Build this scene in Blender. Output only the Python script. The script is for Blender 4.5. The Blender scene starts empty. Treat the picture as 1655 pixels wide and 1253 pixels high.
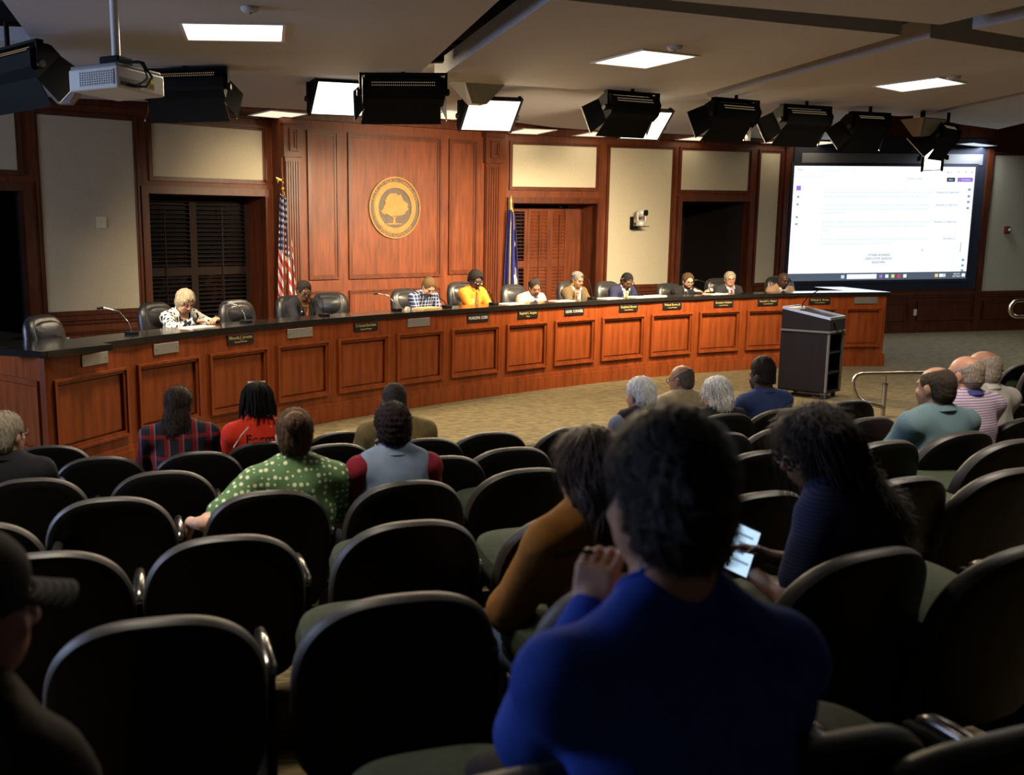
import bpy, bmesh, math, random
import numpy as np
from mathutils import Vector, Matrix
random.seed(7); rng = np.random.default_rng(7)
SC = bpy.context.scene; COL = SC.collection
PI = math.pi
# ------------------------------------------------------------------ camera
FPX, PX0, PY0, YH, ROLL, CAMZ = 1500., 590., 626.5, 391., -.0075, 1.887
TH = math.atan((PY0-YH)/FPX)
_R = np.array([1., 0, 0]); _U = np.array([0, math.sin(TH), math.cos(TH)]); FW = np.array([0, math.cos(TH), -math.sin(TH)])
RT = _R*math.cos(ROLL)+_U*math.sin(ROLL); UP = _U*math.cos(ROLL)-_R*math.sin(ROLL)
CP = np.array([0, 0, CAMZ])
cam = bpy.data.cameras.new('camera'); camo = bpy.data.objects.new('camera', cam); COL.objects.link(camo)
cam.sensor_width = 36; cam.sensor_fit = 'HORIZONTAL'; cam.lens = FPX/1655*36
cam.shift_x = (827.5-PX0)/1655; cam.shift_y = 0; cam.clip_start = .05
camo.matrix_world = Matrix(((RT[0], UP[0], -FW[0], 0), (RT[1], UP[1], -FW[1], 0), (RT[2], UP[2], -FW[2], CAMZ), (0, 0, 0, 1)))
cam.dof.use_dof = True; cam.dof.focus_distance = 10.5; cam.dof.aperture_fstop = 3.4
SC.camera = camo
# ------------------------------------------------------------------ world, exposure, large lights
w = bpy.data.worlds.new('world'); SC.world = w; w.use_nodes = True
w.node_tree.nodes['Background'].inputs[0].default_value = (.02, .02, .025, 1); w.node_tree.nodes['Background'].inputs[1].default_value = .3
SC.view_settings.view_transform = 'Standard'; SC.view_settings.look = 'None'
SC.view_settings.exposure = 0.0; SC.view_settings.gamma = 1.0; SC.view_settings.use_curve_mapping = False
SC.cycles.use_denoising = True; SC.cycles.max_bounces = 6; SC.cycles.sample_clamp_indirect = 4
LK = dict(key=100., back=85., soffit=1.6, cloud=70., left=330., screen=30.)
def area(name, loc, target, sx, sy, energy, col, spread=180):
    l = bpy.data.lights.new(name, 'AREA'); l.shape = 'RECTANGLE'; l.size = sx; l.size_y = sy; l.energy = energy; l.color = col
    l.spread = math.radians(spread)
    o = bpy.data.objects.new(name, l); COL.objects.link(o); o.location = loc
    d = Vector(target)-Vector(loc); o.rotation_euler = d.to_track_quat('-Z', 'Y').to_euler()
    return o
# added bluish side light, as from an assumed unseen screen on the left wall
area('assumed_screen_light', (-7.88, 5.6, 2.35), (1.0, 5.9, 1.6), 3.4, 2.1, LK['left'], (.50, .63, 1.0))
# ------------------------------------------------------------------ picture helpers
def ray(x, y): return RT*((x-PX0)/FPX)-UP*((y-PY0)/FPX)+FW
def atz(x, y, z):
    r = ray(x, y); return CP+r*((z-CAMZ)/r[2])
def aty(x, y, Y):
    r = ray(x, y); return CP+r*(Y/r[1])
def proj(p):
    d = np.asarray(p)-CP; k = d@FW; return PX0+FPX*(d@RT)/k, PY0-FPX*(d@UP)/k
RA, SLOPE, T0 = .37, .095, 5.6                     # the seating floor rises gently towards the back of the room
def floor_z(x, y): return SLOPE*max(0., T0-(y*math.cos(RA)-x*math.sin(RA)))
def at_floor(px, py, h):                           # point seen at (px,py), h above the seating floor
    Y = 5.
    for _ in range(60):
        P = aty(px, py, Y); Y = .5*Y+.5*atz(px, py, h+floor_z(P[0], P[1]))[1]
    return aty(px, py, Y)
# ------------------------------------------------------------------ materials
def nt(m): return m.node_tree.nodes, m.node_tree.links
def mat(name, col, rough=.6, metal=0., spec=.5, var=.0, vscale=8., bump=0., bscale=60., emit=None, es=0., stretch=None, coat=0., sheen=0., col2=None):
    m = bpy.data.materials.new(name); m.use_nodes = True; N, L = nt(m); b = N['Principled BSDF']
    b.inputs['Base Color'].default_value = (*col, 1); b.inputs['Roughness'].default_value = rough; b.inputs['Metallic'].default_value = metal
    b.inputs['Specular IOR Level'].default_value = spec; b.inputs['Coat Weight'].default_value = coat; b.inputs['Sheen Weight'].default_value = sheen
    tc = None
    if var or bump or col2:
        tc = N.new('ShaderNodeTexCoord'); mp = N.new('ShaderNodeMapping'); L.new(tc.outputs['Object'], mp.inputs[0])
        if stretch: mp.inputs['Scale'].default_value = stretch
    if var or col2:
        n = N.new('ShaderNodeTexNoise'); n.inputs['Scale'].default_value = vscale; n.inputs['Detail'].default_value = 6; L.new(mp.outputs[0], n.inputs[0])
        cr = N.new('ShaderNodeValToRGB'); L.new(n.outputs[0], cr.inputs[0])
        c2 = col2 if col2 else tuple(min(1, c*(1+var)) for c in col); c1 = col if col2 else tuple(c*(1-var) for c in col)
        cr.color_ramp.elements[0].color = (*c1, 1); cr.color_ramp.elements[1].color = (*c2, 1)
        cr.color_ramp.elements[0].position = .3; cr.color_ramp.elements[1].position = .7
        L.new(cr.outputs[0], b.inputs['Base Color'])
    if bump:
        n2 = N.new('ShaderNodeTexNoise'); n2.inputs['Scale'].default_value = bscale; n2.inputs['Detail'].default_value = 4; L.new(mp.outputs[0], n2.inputs[0])
        bp = N.new('ShaderNodeBump'); bp.inputs['Strength'].default_value = bump; bp.inputs['Distance'].default_value = .01
        L.new(n2.outputs[0], bp.inputs['Height']); L.new(bp.outputs[0], b.inputs['Normal'])
    if emit: b.inputs['Emission Color'].default_value = (*emit, 1); b.inputs['Emission Strength'].default_value = es
    return m
def ncol(m): return m.node_tree.nodes['Principled BSDF'].inputs['Base Color']
class NB:                                          # small node-math builder
    def __init__(s, m, coord='Object'):
        s.m = m; s.N, s.L = nt(m); s.tc = s.N.new('ShaderNodeTexCoord'); s.sx = s.N.new('ShaderNodeSeparateXYZ'); s.L.new(s.tc.outputs[coord], s.sx.inputs[0])
        s.X, s.Y, s.Z = s.sx.outputs
    def op(s, f, a, b=None):
        n = s.N.new('ShaderNodeMath'); n.operation = f
        for i, v in enumerate((a, b)):
            if v is None: continue
            if isinstance(v, (int, float)): n.inputs[i].default_value = v
            else: s.L.new(v, n.inputs[i])
        return n.outputs[0]
    def band(s, v, freq, w, off=0.):               # 1 inside a stripe
        return s.op('LESS_THAN', s.op('FRACT', s.op('ADD', s.op('MULTIPLY', v, freq), off)), w)
    def mix(s, f, a, b):
        n = s.N.new('ShaderNodeMix'); n.data_type = 'RGBA'
        if isinstance(f, (int, float)): n.inputs[0].default_value = f
        else: s.L.new(f, n.inputs[0])
        for i, v in ((6, a), (7, b)):
            if isinstance(v, tuple): n.inputs[i].default_value = (*v, 1)
            else: s.L.new(v, n.inputs[i])
        return n.outputs[2]
    def out(s, c): s.L.new(c, ncol(s.m))
M = {}
def wood(name, dark, light, rough=.38, st=(9, 9, .9)):
    m = mat(name, dark, rough, col2=light, vscale=2.2, stretch=st, spec=.32)
    N, L = nt(m); tc = N.new('ShaderNodeTexCoord'); n = N.new('ShaderNodeTexNoise'); n.inputs['Scale'].default_value = 1.3; n.inputs['Detail'].default_value = 3
    L.new(tc.outputs['Object'], n.inputs[0])
    b = N['Principled BSDF']; src = b.inputs['Base Color'].links[0].from_socket
    mx = N.new('ShaderNodeMix'); mx.data_type = 'RGBA'; mx.blend_type = 'MULTIPLY'; mx.inputs[0].default_value = .55
    cr = N.new('ShaderNodeValToRGB'); cr.color_ramp.elements[0].color = (.55, .5, .5, 1); cr.color_ramp.elements[0].position = .3; cr.color_ramp.elements[1].position = .68
    L.new(n.outputs[0], cr.inputs[0]); L.new(src, mx.inputs[6]); L.new(cr.outputs[0], mx.inputs[7]); L.new(mx.outputs[2], b.inputs['Base Color'])
    return m
M['wood'] = wood('cherry_wood', (.082, .019, .0052), (.170, .041, .0105), .45)
M['wood_trim'] = wood('cherry_trim', (.060, .0145, .0055), (.115, .029, .0095))
M['wood_desk'] = wood('cherry_desk', (.20, .042, .010), (.35, .080, .018), .3)
M['wood_dark'] = wood('dark_mahogany', (.018, .006, .005), (.032, .010, .008), .6)
M['shutter_dark'] = mat('dark_shutter', (.010, .0045, .0035), .7, spec=.15)
M['lectern'] = wood('lectern_laminate', (.007, .0035, .0035), (.013, .006, .006), .5)
M['fabric_wall'] = mat('wall_fabric', (.46, .41, .30), .9, var=.10, vscale=90, bump=.35, bscale=140, stretch=(1, 1, 1))
M['ceiling'] = mat('acoustic_ceiling', (.44, .44, .455), .95, var=.05, vscale=40, bump=.08, bscale=120)
M['deck'] = mat('black_deck', (.010, .010, .011), .9)
M['black_metal'] = mat('black_metal', (.0035, .0035, .0037), .7, spec=.12)
M['black_plastic'] = mat('black_plastic', (.0045, .0045, .005), .5, bump=.12, bscale=300, spec=.18)
M['edge_trim'] = mat('edge_trim', (.036, .033, .030), .5, spec=.4)
M['black_leather'] = mat('black_leather', (.016, .016, .017), .34, bump=.15, bscale=90, spec=.55)
M['granite'] = mat('black_granite', (.014, .013, .012), .14, var=.5, vscale=120, spec=.6)
M['chrome'] = mat('polished_metal', (.62, .62, .62), .16, 1.)
M['steel'] = mat('brushed_steel', (.55, .53, .5), .3, 1., bump=.05, bscale=200, stretch=(30, 1, 1))
M['silver_plate'] = mat('silver_plate', (.42, .41, .37), .42, .75)
M['black_plate'] = mat('black_plate', (.012, .012, .012), .35)
M['gold_ink'] = mat('gold_lettering', (.62, .48, .16), .5)
M['white_ink'] = mat('white_lettering', (.75, .72, .65), .5)
M['gold'] = mat('gold_metal', (.70, .43, .10), .36, .85)
M['gold_fringe'] = mat('gold_fringe', (.62, .38, .05), .7)
M['bronze'] = mat('bronze_field', (.065, .046, .034), .55, .3, var=.15)
M['brass'] = mat('matte_brass', (.22, .115, .027), .5, .4, var=.15)
M['white_plastic'] = mat('white_plastic', (.70, .69, .66), .4)
M['grey_plastic'] = mat('grey_plastic', (.20, .20, .20), .4)
M['cam_grey'] = mat('camera_grey', (.52, .50, .46), .35, .2)
M['ivory'] = mat('ivory_plastic', (.62, .58, .46), .45)
M['red_plastic'] = mat('red_plastic', (.16, .012, .012), .5)
M['yellow'] = mat('yellow_sticker', (.80, .68, .03), .5)
M['night'] = mat('night_glass', (.006, .006, .008), .06)
M['green_fabric'] = mat('green_upholstery', (.022, .034, .015), .9, var=.25, vscale=60, bump=.2, bscale=200)
M['paper'] = mat('paper', (.75, .70, .6), .7)
M['tan_paper'] = mat('manila_folder', (.62, .42, .18), .7)
M['rubber'] = mat('rubber', (.01, .01, .01), .8)
M['lens'] = mat('glass_lens', (.005, .005, .007), .05)
def emis(name, col, s):
    m = bpy.data.materials.new(name); m.use_nodes = True; N, L = nt(m); N.remove(N['Principled BSDF'])
    e = N.new('ShaderNodeEmission'); e.inputs[0].default_value = (*col, 1); e.inputs[1].default_value = s; L.new(e.outputs[0], N['Material Output'].inputs[0]); return m
M['lamp'] = emis('lamp_diffuser', (1, .93, .80), 3.0)
M['lamp_cool'] = emis('cool_diffuser', (.75, .88, 1.), 1.0)
M['lamp_warm'] = emis('soft_light_diffuser', (1, .86, .62), 2.2)
M['lamp_soffit'] = emis('recessed_diffuser', (1, .84, .60), 1.15)
M['vent_glow'] = emis('vent_glow', (1, .75, .45), .22)
def carpet():
    m = mat('carpet', (.20, .15, .07), .95); b = NB(m); N, L = b.N, b.L
    mp = N.new('ShaderNodeMapping'); mp.inputs['Rotation'].default_value = (0, 0, .35); mp.inputs['Scale'].default_value = (5, 34, 1); L.new(b.tc.outputs['Object'], mp.inputs[0])
    n = N.new('ShaderNodeTexNoise'); n.inputs['Scale'].default_value = 1.6; n.inputs['Detail'].default_value = 5; n.inputs['Distortion'].default_value = .8; L.new(mp.outputs[0], n.inputs[0])
    cr = N.new('ShaderNodeValToRGB'); e = cr.color_ramp.elements; e[0].position = .36; e[0].color = (.045, .036, .016, 1); e[1].position = .58; e[1].color = (.175, .132, .056, 1); L.new(n.outputs[0], cr.inputs[0]); b.out(cr.outputs[0])
    n2 = N.new('ShaderNodeTexNoise'); n2.inputs['Scale'].default_value = 160; L.new(b.tc.outputs['Object'], n2.inputs[0])
    bp = N.new('ShaderNodeBump'); bp.inputs['Strength'].default_value = .5; bp.inputs['Distance'].default_value = .01; L.new(n2.outputs[0], bp.inputs['Height']); L.new(bp.outputs[0], N['Principled BSDF'].inputs['Normal'])
    return m
M['carpet'] = carpet()
# ------------------------------------------------------------------ mesh builder and object helpers
class MB:
    def __init__(s): s.v = []; s.f = []; s.T = Matrix()
    def add(s, vs, fs):
        k = len(s.v); s.v += [tuple(s.T @ Vector(p)) for p in vs]; s.f += [tuple(i+k for i in f) for f in fs]; return s
    def box(s, x0, x1, y0, y1, z0, z1):
        v = [(x, y, z) for x in (x0, x1) for y in (y0, y1) for z in (z0, z1)]
        return s.add(v, [(0, 1, 3, 2), (4, 6, 7, 5), (0, 4, 5, 1), (2, 3, 7, 6), (0, 2, 6, 4), (1, 5, 7, 3)])
    def bevbox(s, x0, x1, y0, y1, z0, z1, b):
        bm = bmesh.new(); bmesh.ops.create_cube(bm, size=1)
        for v in bm.verts: v.co = Vector(((x0+x1)/2+v.co.x*(x1-x0), (y0+y1)/2+v.co.y*(y1-y0), (z0+z1)/2+v.co.z*(z1-z0)))
        bmesh.ops.bevel(bm, geom=bm.edges[:], offset=b, segments=2, affect='EDGES', profile=.5)
        bm.verts.index_update(); s.add([v.co[:] for v in bm.verts], [[v.index for v in f.verts] for f in bm.faces]); bm.free(); return s
    def hexa(s, p): return s.add(p, [(0, 3, 2, 1), (4, 5, 6, 7), (0, 1, 5, 4), (1, 2, 6, 5), (2, 3, 7, 6), (3, 0, 4, 7)])   # bottom ring 0-3, top ring 4-7
    def prism(s, poly, z0, z1):
        n = len(poly); v = [(*p[:2], z0) for p in poly]+[(*p[:2], z1) for p in poly]
        return s.add(v, [tuple(range(n-1, -1, -1)), tuple(range(n, 2*n))]+[(i, (i+1) % n, n+(i+1) % n, n+i) for i in range(n)])
    def tube(s, pts, r, n=8, caps=True):
        pts = [Vector(p) for p in pts]; rr = r if isinstance(r, (list, tuple)) else [r]*len(pts); vs = []; fs = []
        up = None
        for i, p in enumerate(pts):
            d = (pts[min(i+1, len(pts)-1)]-pts[max(i-1, 0)]).normalized()
            if up is None: up = Vector((0, 0, 1)) if abs(d.z) < .9 else Vector((1, 0, 0))
            a = (up-d*up.dot(d)).normalized(); b = d.cross(a); up = a
            vs += [p+(a*math.cos(t)+b*math.sin(t))*rr[i] for t in [2*PI*k/n for k in range(n)]]
        for i in range(len(pts)-1):
            fs += [(i*n+k, i*n+(k+1) % n, (i+1)*n+(k+1) % n, (i+1)*n+k) for k in range(n)]
        if caps: fs += [tuple(range(n-1, -1, -1)), tuple((len(pts)-1)*n+k for k in range(n))]
        return s.add(vs, fs)
    def lathe(s, prof, n=20, axis='z'):
        vs = []; fs = []
        for r, h in prof:
            for k in range(n):
                t = 2*PI*k/n; c, q = r*math.cos(t), r*math.sin(t)
                vs.append((c, q, h) if axis == 'z' else ((c, h, -q) if axis == 'y' else (h, c, q)))
        for i in range(len(prof)-1): fs += [(i*n+k, i*n+(k+1) % n, (i+1)*n+(k+1) % n, (i+1)*n+k) for k in range(n)]
        fs += [tuple(range(n-1, -1, -1)), tuple((len(prof)-1)*n+k for k in range(n))]
        return s.add(vs, fs)
    def ell(s, c, r, n=12, m=8):
        vs = [(c[0], c[1], c[2]-r[2])]; fs = []
        for j in range(1, m):
            a = -PI/2+PI*j/m
            vs += [(c[0]+r[0]*math.cos(a)*math.cos(2*PI*k/n), c[1]+r[1]*math.cos(a)*math.sin(2*PI*k/n), c[2]+r[2]*math.sin(a)) for k in range(n)]
        vs.append((c[0], c[1], c[2]+r[2])); t = len(vs)-1
        fs += [(0, 1+(k+1) % n, 1+k) for k in range(n)]
        for j in range(m-2): fs += [(1+j*n+k, 1+j*n+(k+1) % n, 1+(j+1)*n+(k+1) % n, 1+(j+1)*n+k) for k in range(n)]
        fs += [(1+(m-2)*n+k, 1+(m-2)*n+(k+1) % n, t) for k in range(n)]
        return s.add(vs, fs)
    def rings(s, rings):                             # loft of equal-length rings; single-point rings are fans
        vs = []; idx = []
        for r in rings: idx.append(list(range(len(vs), len(vs)+len(r)))); vs += [tuple(p) for p in r]
        fs = []
        for a, b in zip(idx[:-1], idx[1:]):
            if len(a) == 1: fs += [(a[0], b[(k+1) % len(b)], b[k]) for k in range(len(b))]
            elif len(b) == 1: fs += [(a[k], a[(k+1) % len(a)], b[0]) for k in range(len(a))]
            else: fs += [(a[k], a[(k+1) % len(a)], b[(k+1) % len(a)], b[k]) for k in range(len(a))]
        return s.add(vs, fs)
    def mesh(s, name, m, smooth=False):
        me = bpy.data.meshes.new(name); me.from_pydata(s.v, [], s.f); me.validate()
        bm = bmesh.new(); bm.from_mesh(me); bmesh.ops.recalc_face_normals(bm, faces=bm.faces); bm.to_mesh(me); bm.free()
        if m: me.materials.append(m)
        if smooth:
            me.polygons.foreach_set('use_smooth', [True]*len(me.polygons)); me.set_sharp_from_angle(angle=.8)
        return me
    def build(s, name, m, parent=None, smooth=False, kind=None, label=None, loc=None):
        o = bpy.data.objects.new(name, s.mesh(name, m, smooth)); COL.objects.link(o)
        if parent: o.parent = parent
        if kind: o['kind'] = kind
        if label: o['label'] = label
        if loc is not None: o.location = loc
        return o
def tag(o, label, cat, group=None):
    o['label'] = label; o['category'] = cat
    if group: o['group'] = group
    return o
def thing(name, label, cat, loc=(0, 0, 0), rz=0., group=None):
    o = bpy.data.objects.new(name, None); COL.objects.link(o); o.empty_display_size = .1
    o.location = loc; o.rotation_euler = (0, 0, rz); return tag(o, label, cat, group)
def struct(o): o['kind'] = 'structure'; return o
def link_mesh(name, me, parent, loc=None, rot=None):
    o = bpy.data.objects.new(name, me); COL.objects.link(o); o.parent = parent
    if loc is not None: o.location = loc
    if rot is not None: o.rotation_euler = rot
    return o
def dup(root, loc, rz, label, group=None):
    r = root.copy(); COL.objects.link(r); r.location = loc; r.rotation_euler = (0, 0, rz); r['label'] = label
    if group: r['group'] = group
    for ch in list(root.children):
        c = ch.copy(); COL.objects.link(c); c.parent = r
        for g in ch.children:
            d = g.copy(); COL.objects.link(d); d.parent = c
    return r
def text_mesh(txt, size, extr=.0005, align='CENTER'):
    cu = bpy.data.curves.new('txt', 'FONT'); cu.body = txt; cu.size = size; cu.align_x = align; cu.align_y = 'CENTER'; cu.extrude = extr; cu.resolution_u = 2
    o = bpy.data.objects.new('txt', cu); me = bpy.data.meshes.new_from_object(o); bpy.data.objects.remove(o); bpy.data.curves.remove(cu); return me
def text(name, txt, size, m, parent, loc, rot, extr=.0005, align='CENTER', fitw=None):
    me = text_mesh(txt, size, extr, align); me.name = name; me.materials.append(m)
    o = link_mesh(name, me, parent, loc, rot)
    if fitw and len(me.vertices):
        xs = [v.co.x for v in me.vertices]; wd = max(xs)-min(xs)
        if wd > fitw:
            for v in me.vertices: v.co.x *= fitw/wd
    return o
# ================================================================== STRUCTURE
ZT = 3.5                                           # top of the wall panels
class WF:                                          # frame of a wall: x along it, +y away from the room, z up
    def __init__(s, a, b, z=ZT, off=0.):
        A = atz(*a, z); B = atz(*b, z); s.a = math.atan2(B[1]-A[1], B[0]-A[0]); s.u = np.array([math.cos(s.a), math.sin(s.a), 0]); s.n = np.array([-s.u[1], s.u[0], 0])
        s.O = np.array([A[0], A[1], 0])+s.n*off
    def hit(s, px, py, off=0.):
        r = ray(px, py); t = ((s.O+s.n*off-CP)@s.n)/(r@s.n); P = CP+r*t; return float((P-s.O)@s.u), float(P[2])
    def s(s, px, py=300): return s.hit(px, py)[0]
    def pt(s, x, y, z): return tuple(s.O+s.u*x+s.n*y+np.array([0, 0, z]))
    def place(s, o): o.location = tuple(s.O); o.rotation_euler = (0, 0, s.a); return o
WA = WF((52, 182), (424, 210)); WC = WF((494, 210), (768, 227)); WB = WF((825, 232), (1213, 245)); WD = WF((1265, 247), (1600, 250))
def frame(mb, s0, s1, z0, z1, w, y0, y1):
    mb.box(s0, s1, y0, y1, z1-w, z1); mb.box(s0, s1, y0, y1, z0, z0+w); mb.box(s0, s0+w, y0, y1, z0+w, z1-w); mb.box(s1-w, s1, y0, y1, z0+w, z1-w); return mb
def moulding(s0, s1, z0, z1, d=0., w=.05):           # stepped picture-frame moulding
    mb = MB(); frame(mb, s0, s1, z0, z1, w*.45, -d-.034, -d); frame(mb, s0+w*.45, s1-w*.45, z0+w*.45, z1-w*.45, w*.55, -d-.018, -d); return mb
def wall(name, F, s0, s1, ops, m, thick=.14, top=4.55, y0=0.):
    mb = MB(); cur = s0
    for a, b, z0, z1 in sorted(ops):
        mb.box(cur, a, y0, y0+thick, 0, top); mb.box(a, b, y0, y0+thick, z1, top)
        if z0 > 0: mb.box(a, b, y0, y0+thick, 0, z0)
        cur = b
    mb.box(cur, s1, y0, y0+thick, 0, top)
    return struct(F.place(mb.build(name, m)))
def fabric(par, F, s0, s1, z0, z1, m='fabric_wall'):
    MB().box(s0, s1, -.008, .0, z0, z1).build('fabric_panel', M[m], par)
    moulding(s0-.045, s1+.045, z0-.045, z1+.045, 0, .06).build('panel_moulding', M['wood_trim'], par)
def wainscot(par, s0, s1, ztop, n, base=.2):
    MB().box(s0, s1, -.055, 0, ztop-.06, ztop).box(s0, s1, -.03, 0, ztop-.11, ztop-.06).build('chair_rail', M['wood_trim'], par)
    MB().box(s0, s1, -.025, 0, base, base+.16).build('skirting', M['wood_trim'], par)
    for i in range(n):
        a = s0+(s1-s0)*i/n+.09; b = s0+(s1-s0)*(i+1)/n-.09
        if b-a > .1: moulding(a, b, base+.24, ztop-.2).build('wainscot_moulding', M['wood_trim'], par)
# ---- back wall, left part
sA = lambda px, py: WA.hit(px, py)
o1L, o1R = sA(242, 400)[0], sA(427, 316)[0]; z1 = sA(242, 313)[1]; d1R = sA(36, 312)[0]; zd1 = sA(30, 309)[1]
wA0 = sA(-90, 300)[0]; wA1 = sA(452, 300)[0]
wallA = wall('wall_back_left', WA, wA0, wA1, [(wA0+.25, d1R, 0, zd1), (o1L, o1R, .2, z1)], M['wood'])
p = sA(52, 182); q = sA(70, 511); r = sA(214, 193)
fabric(wallA, WA, p[0]+.03, r[0], q[1]+.03, ZT); wainscot(wallA, d1R+.16, o1L-.14, q[1]-.02, 1)
p = sA(240, 290); r = sA(424, 210); fabric(wallA, WA, sA(236, 200)[0]+.05, r[0], p[1]+.03, ZT)
p = sA(30, 280); fabric(wallA, WA, wA0+.3, sA(25, 200)[0], p[1]+.02, ZT)
frame(MB(), o1L-.1, o1R+.1, .2, z1+.1, .1, -.045, 0).build('window_casing', M['wood_trim'], wallA)
frame(MB(), wA0+.15, d1R+.11, 0, zd1+.11, .11, -.045, 0).build('door_casing', M['wood_trim'], wallA)
MB().box(wA0, wA1, -.07, 0, ZT+.14, ZT+.26).box(wA0, wA1, -.12, 0, ZT+.26, 4.5).build('cornice', M['wood_trim'], wallA)
# ---- projecting centre bay
sC = lambda px, py: WC.hit(px, py)
c0, c1 = sC(456, 300)[0], sC(819, 300)[0]
wallC = wall('wall_back_center', WC, c0, c1, [], M['wood'], .55)
for (xl, yt, xr, yb) in ((495, 211, 548, 452), (561, 215, 711, 449), (725, 225, 768, 443)):
    a, zt = sC(xl, yt); b, zb = sC(xr, yb)[0], sC((xl+xr)/2, yb)[1]
    MB().box(a+.03, b-.03, -.008, 0, zb+.03, ZT-.03).build('upper_panel', M['wood'], wallC); moulding(a, b, zb, ZT, 0, .07).build('panel_moulding', M['wood_trim'], wallC)
    z2 = zb-.17
    MB().box(a+.03, b-.03, -.008, 0, .5, z2-.03).build('lower_panel', M['wood'], wallC); moulding(a, b, .45, z2, 0, .06).build('panel_moulding', M['wood_trim'], wallC)
for xl, xr in ((461, 484), (781, 803)):               # fluted pilasters with a square block on top
    a, b = sC(xl, 400)[0], sC(xr, 400)[0]; zc = sC(xl, 264 if xl > 700 else 254)[1]
    mb = MB().box(a, b, -.05, 0, .2, zc)
    nfl = 6; wf = (b-a)/nfl
    for i in range(nfl): mb.box(a+wf*(i+.16), a+wf*(i+.84), -.072, -.05, .45, zc-.06)
    mb.build('fluted_pilaster', M['wood_trim'], wallC)
    mb = MB().box(a-.03, b+.03, -.09, 0, zc, ZT+.06).box(a-.06, b+.06, -.12, 0, ZT+.06, ZT+.13); mb.build('pilaster_block', M['wood_trim'], wallC)
    moulding(a+.05, b-.05, zc+.08, ZT-.0, .09, .05).build('block_moulding', M['wood_trim'], wallC)
MB().box(c0, c1, -.07, 0, ZT+.14, ZT+.26).box(c0, c1, -.14, 0, ZT+.26, 4.5).build('cornice', M['wood_trim'], wallC)
# ---- back wall, right part
sB = lambda px, py: WB.hit(px, py)
o2L, o2R = sB(827, 330)[0], sB(965, 330)[0]; z2 = sB(900, 329)[1]; d2L, d2R = sB(1100, 330)[0], sB(1211, 330)[0]; zd2 = sB(1150, 326)[1]
b0, b1 = sB(806, 300)[0], sB(1267, 300)[0]
wallB = wall('wall_back_right', WB, b0, b1, [(o2L, o2R, .2, z2), (d2L, d2R, 0, zd2)], M['wood'])
fabric(wallB, WB, sB(827, 240)[0], sB(965, 240)[0], sB(895, 304)[1], ZT)
fabric(wallB, WB, sB(985, 245)[0], sB(1088, 245)[0], sB(1035, 461)[1], ZT); wainscot(wallB, sB(976, 465)[0], sB(1093, 465)[0], sB(1035, 463)[1]-.03, 1)
fabric(wallB, WB, sB(1101, 246)[0], sB(1212, 246)[0], sB(1155, 309)[1], ZT)
fabric(wallB, WB, sB(1229, 248)[0], sB(1262, 248)[0], sB(1240, 458)[1], ZT); wainscot(wallB, sB(1216, 465)[0], b1, sB(1240, 461)[1]-.03, 1)
for a, b, zz, nm, zb in ((o2L, o2R, z2, 'window_casing', .2), (d2L, d2R, zd2, 'door_casing', 0)):
    frame(MB(), a-.09, b+.09, zb, zz+.1, .1, -.045, 0).build(nm, M['wood_trim'], wallB)
MB().box(b0, b1, -.07, 0, ZT+.14, ZT+.26).box(b0, b1, -.12, 0, ZT+.26, 4.5).build('cornice', M['wood_trim'], wallB)
# ---- wall with the projection screen
sD = lambda px, py: WD.hit(px, py)
e0 = sD(1266, 300)[0]; e1 = e0+9.
wallD = wall('wall_right_front', WD, e0, e1, [], M['wood_trim'])
zw = sD(1620, 472)[1]; f0, f1 = sD(1270, 460)[0], sD(1590, 300)[0]
M['surround'] = mat('screen_surround', (.010, .013, .030), .8)
MB().box(f0, f1, -.02, 0, sD(1400, 470)[1], ZT+.3).build('screen_surround', M['surround'], wallD)
MB().box(f0+.16, f1-.1, -.028, -.02, sD(1430, 266)[1], ZT).build('fabric_valance', mat('grey_valance', (.17, .17, .18), .9), wallD)
MB().box(f1, f1+.13, -.05, 0, 0, ZT+.2).box(e0, e0+.1, -.05, 0, .8, ZT+.2).build('stile', M['wood_trim'], wallD)
fabric(wallD, WD, sD(1597, 300)[0], e1-1, zw, ZT); wainscot(wallD, e0, e1, sD(1500, 472)[1], 6, 0.)
# ---- openings
def niche(name, F, a, b, z0, zt, D, m):
    mb = MB().box(a-.03, a, .0, D, z0, zt).box(b, b+.03, 0, D, z0, zt).box(a-.03, b+.03, 0, D, zt, zt+.03).box(a-.03, b+.03, 0, D, z0-.03, z0).box(a-.03, b+.03, D, D+.03, z0-.03, zt+.03)
    return struct(F.place(mb.build(name, m)))
def shutter(par, s0, s1, z0, z1, y, tilt, mid=None, m='wood'):
    fw = .055; mb = MB().box(s0, s0+fw, y, y+.035, z0, z1).box(s1-fw, s1, y, y+.035, z0, z1)
    secs = [(z0, z1)] if mid is None else [(z0, mid), (mid, z1)]
    for a, b in secs: mb.box(s0+fw, s1-fw, y, y+.035, a, a+.06).box(s0+fw, s1-fw, y, y+.035, b-.06, b)
    fr = mb.build('shutter_frame', M[m], par); lv = MB()
    for a, b in secs:
        z = a+.085
        while z < b-.08:
            c, s = math.cos(tilt)*.034, math.sin(tilt)*.034
            lv.hexa([(s0+fw, y+.018-c, z-s), (s1-fw, y+.018-c, z-s), (s1-fw, y+.018+c, z+s), (s0+fw, y+.018+c, z+s), (s0+fw, y+.018-c, z-s+.008), (s1-fw, y+.018-c, z-s+.008), (s1-fw, y+.018+c, z+s+.008), (s0+fw, y+.018+c, z+s+.008)])
            z += .062
    lv.build('louvers', M[m], fr, kind='stuff'); MB().box((s0+s1)/2-.006, (s0+s1)/2+.006, y-.03, y-.02, z0+.15, z1-.12).build('tilt_rod', M[m], fr)
w1 = niche('window_1', WA, o1L, o1R, .2, z1, .6, M['wood_trim'])
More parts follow.
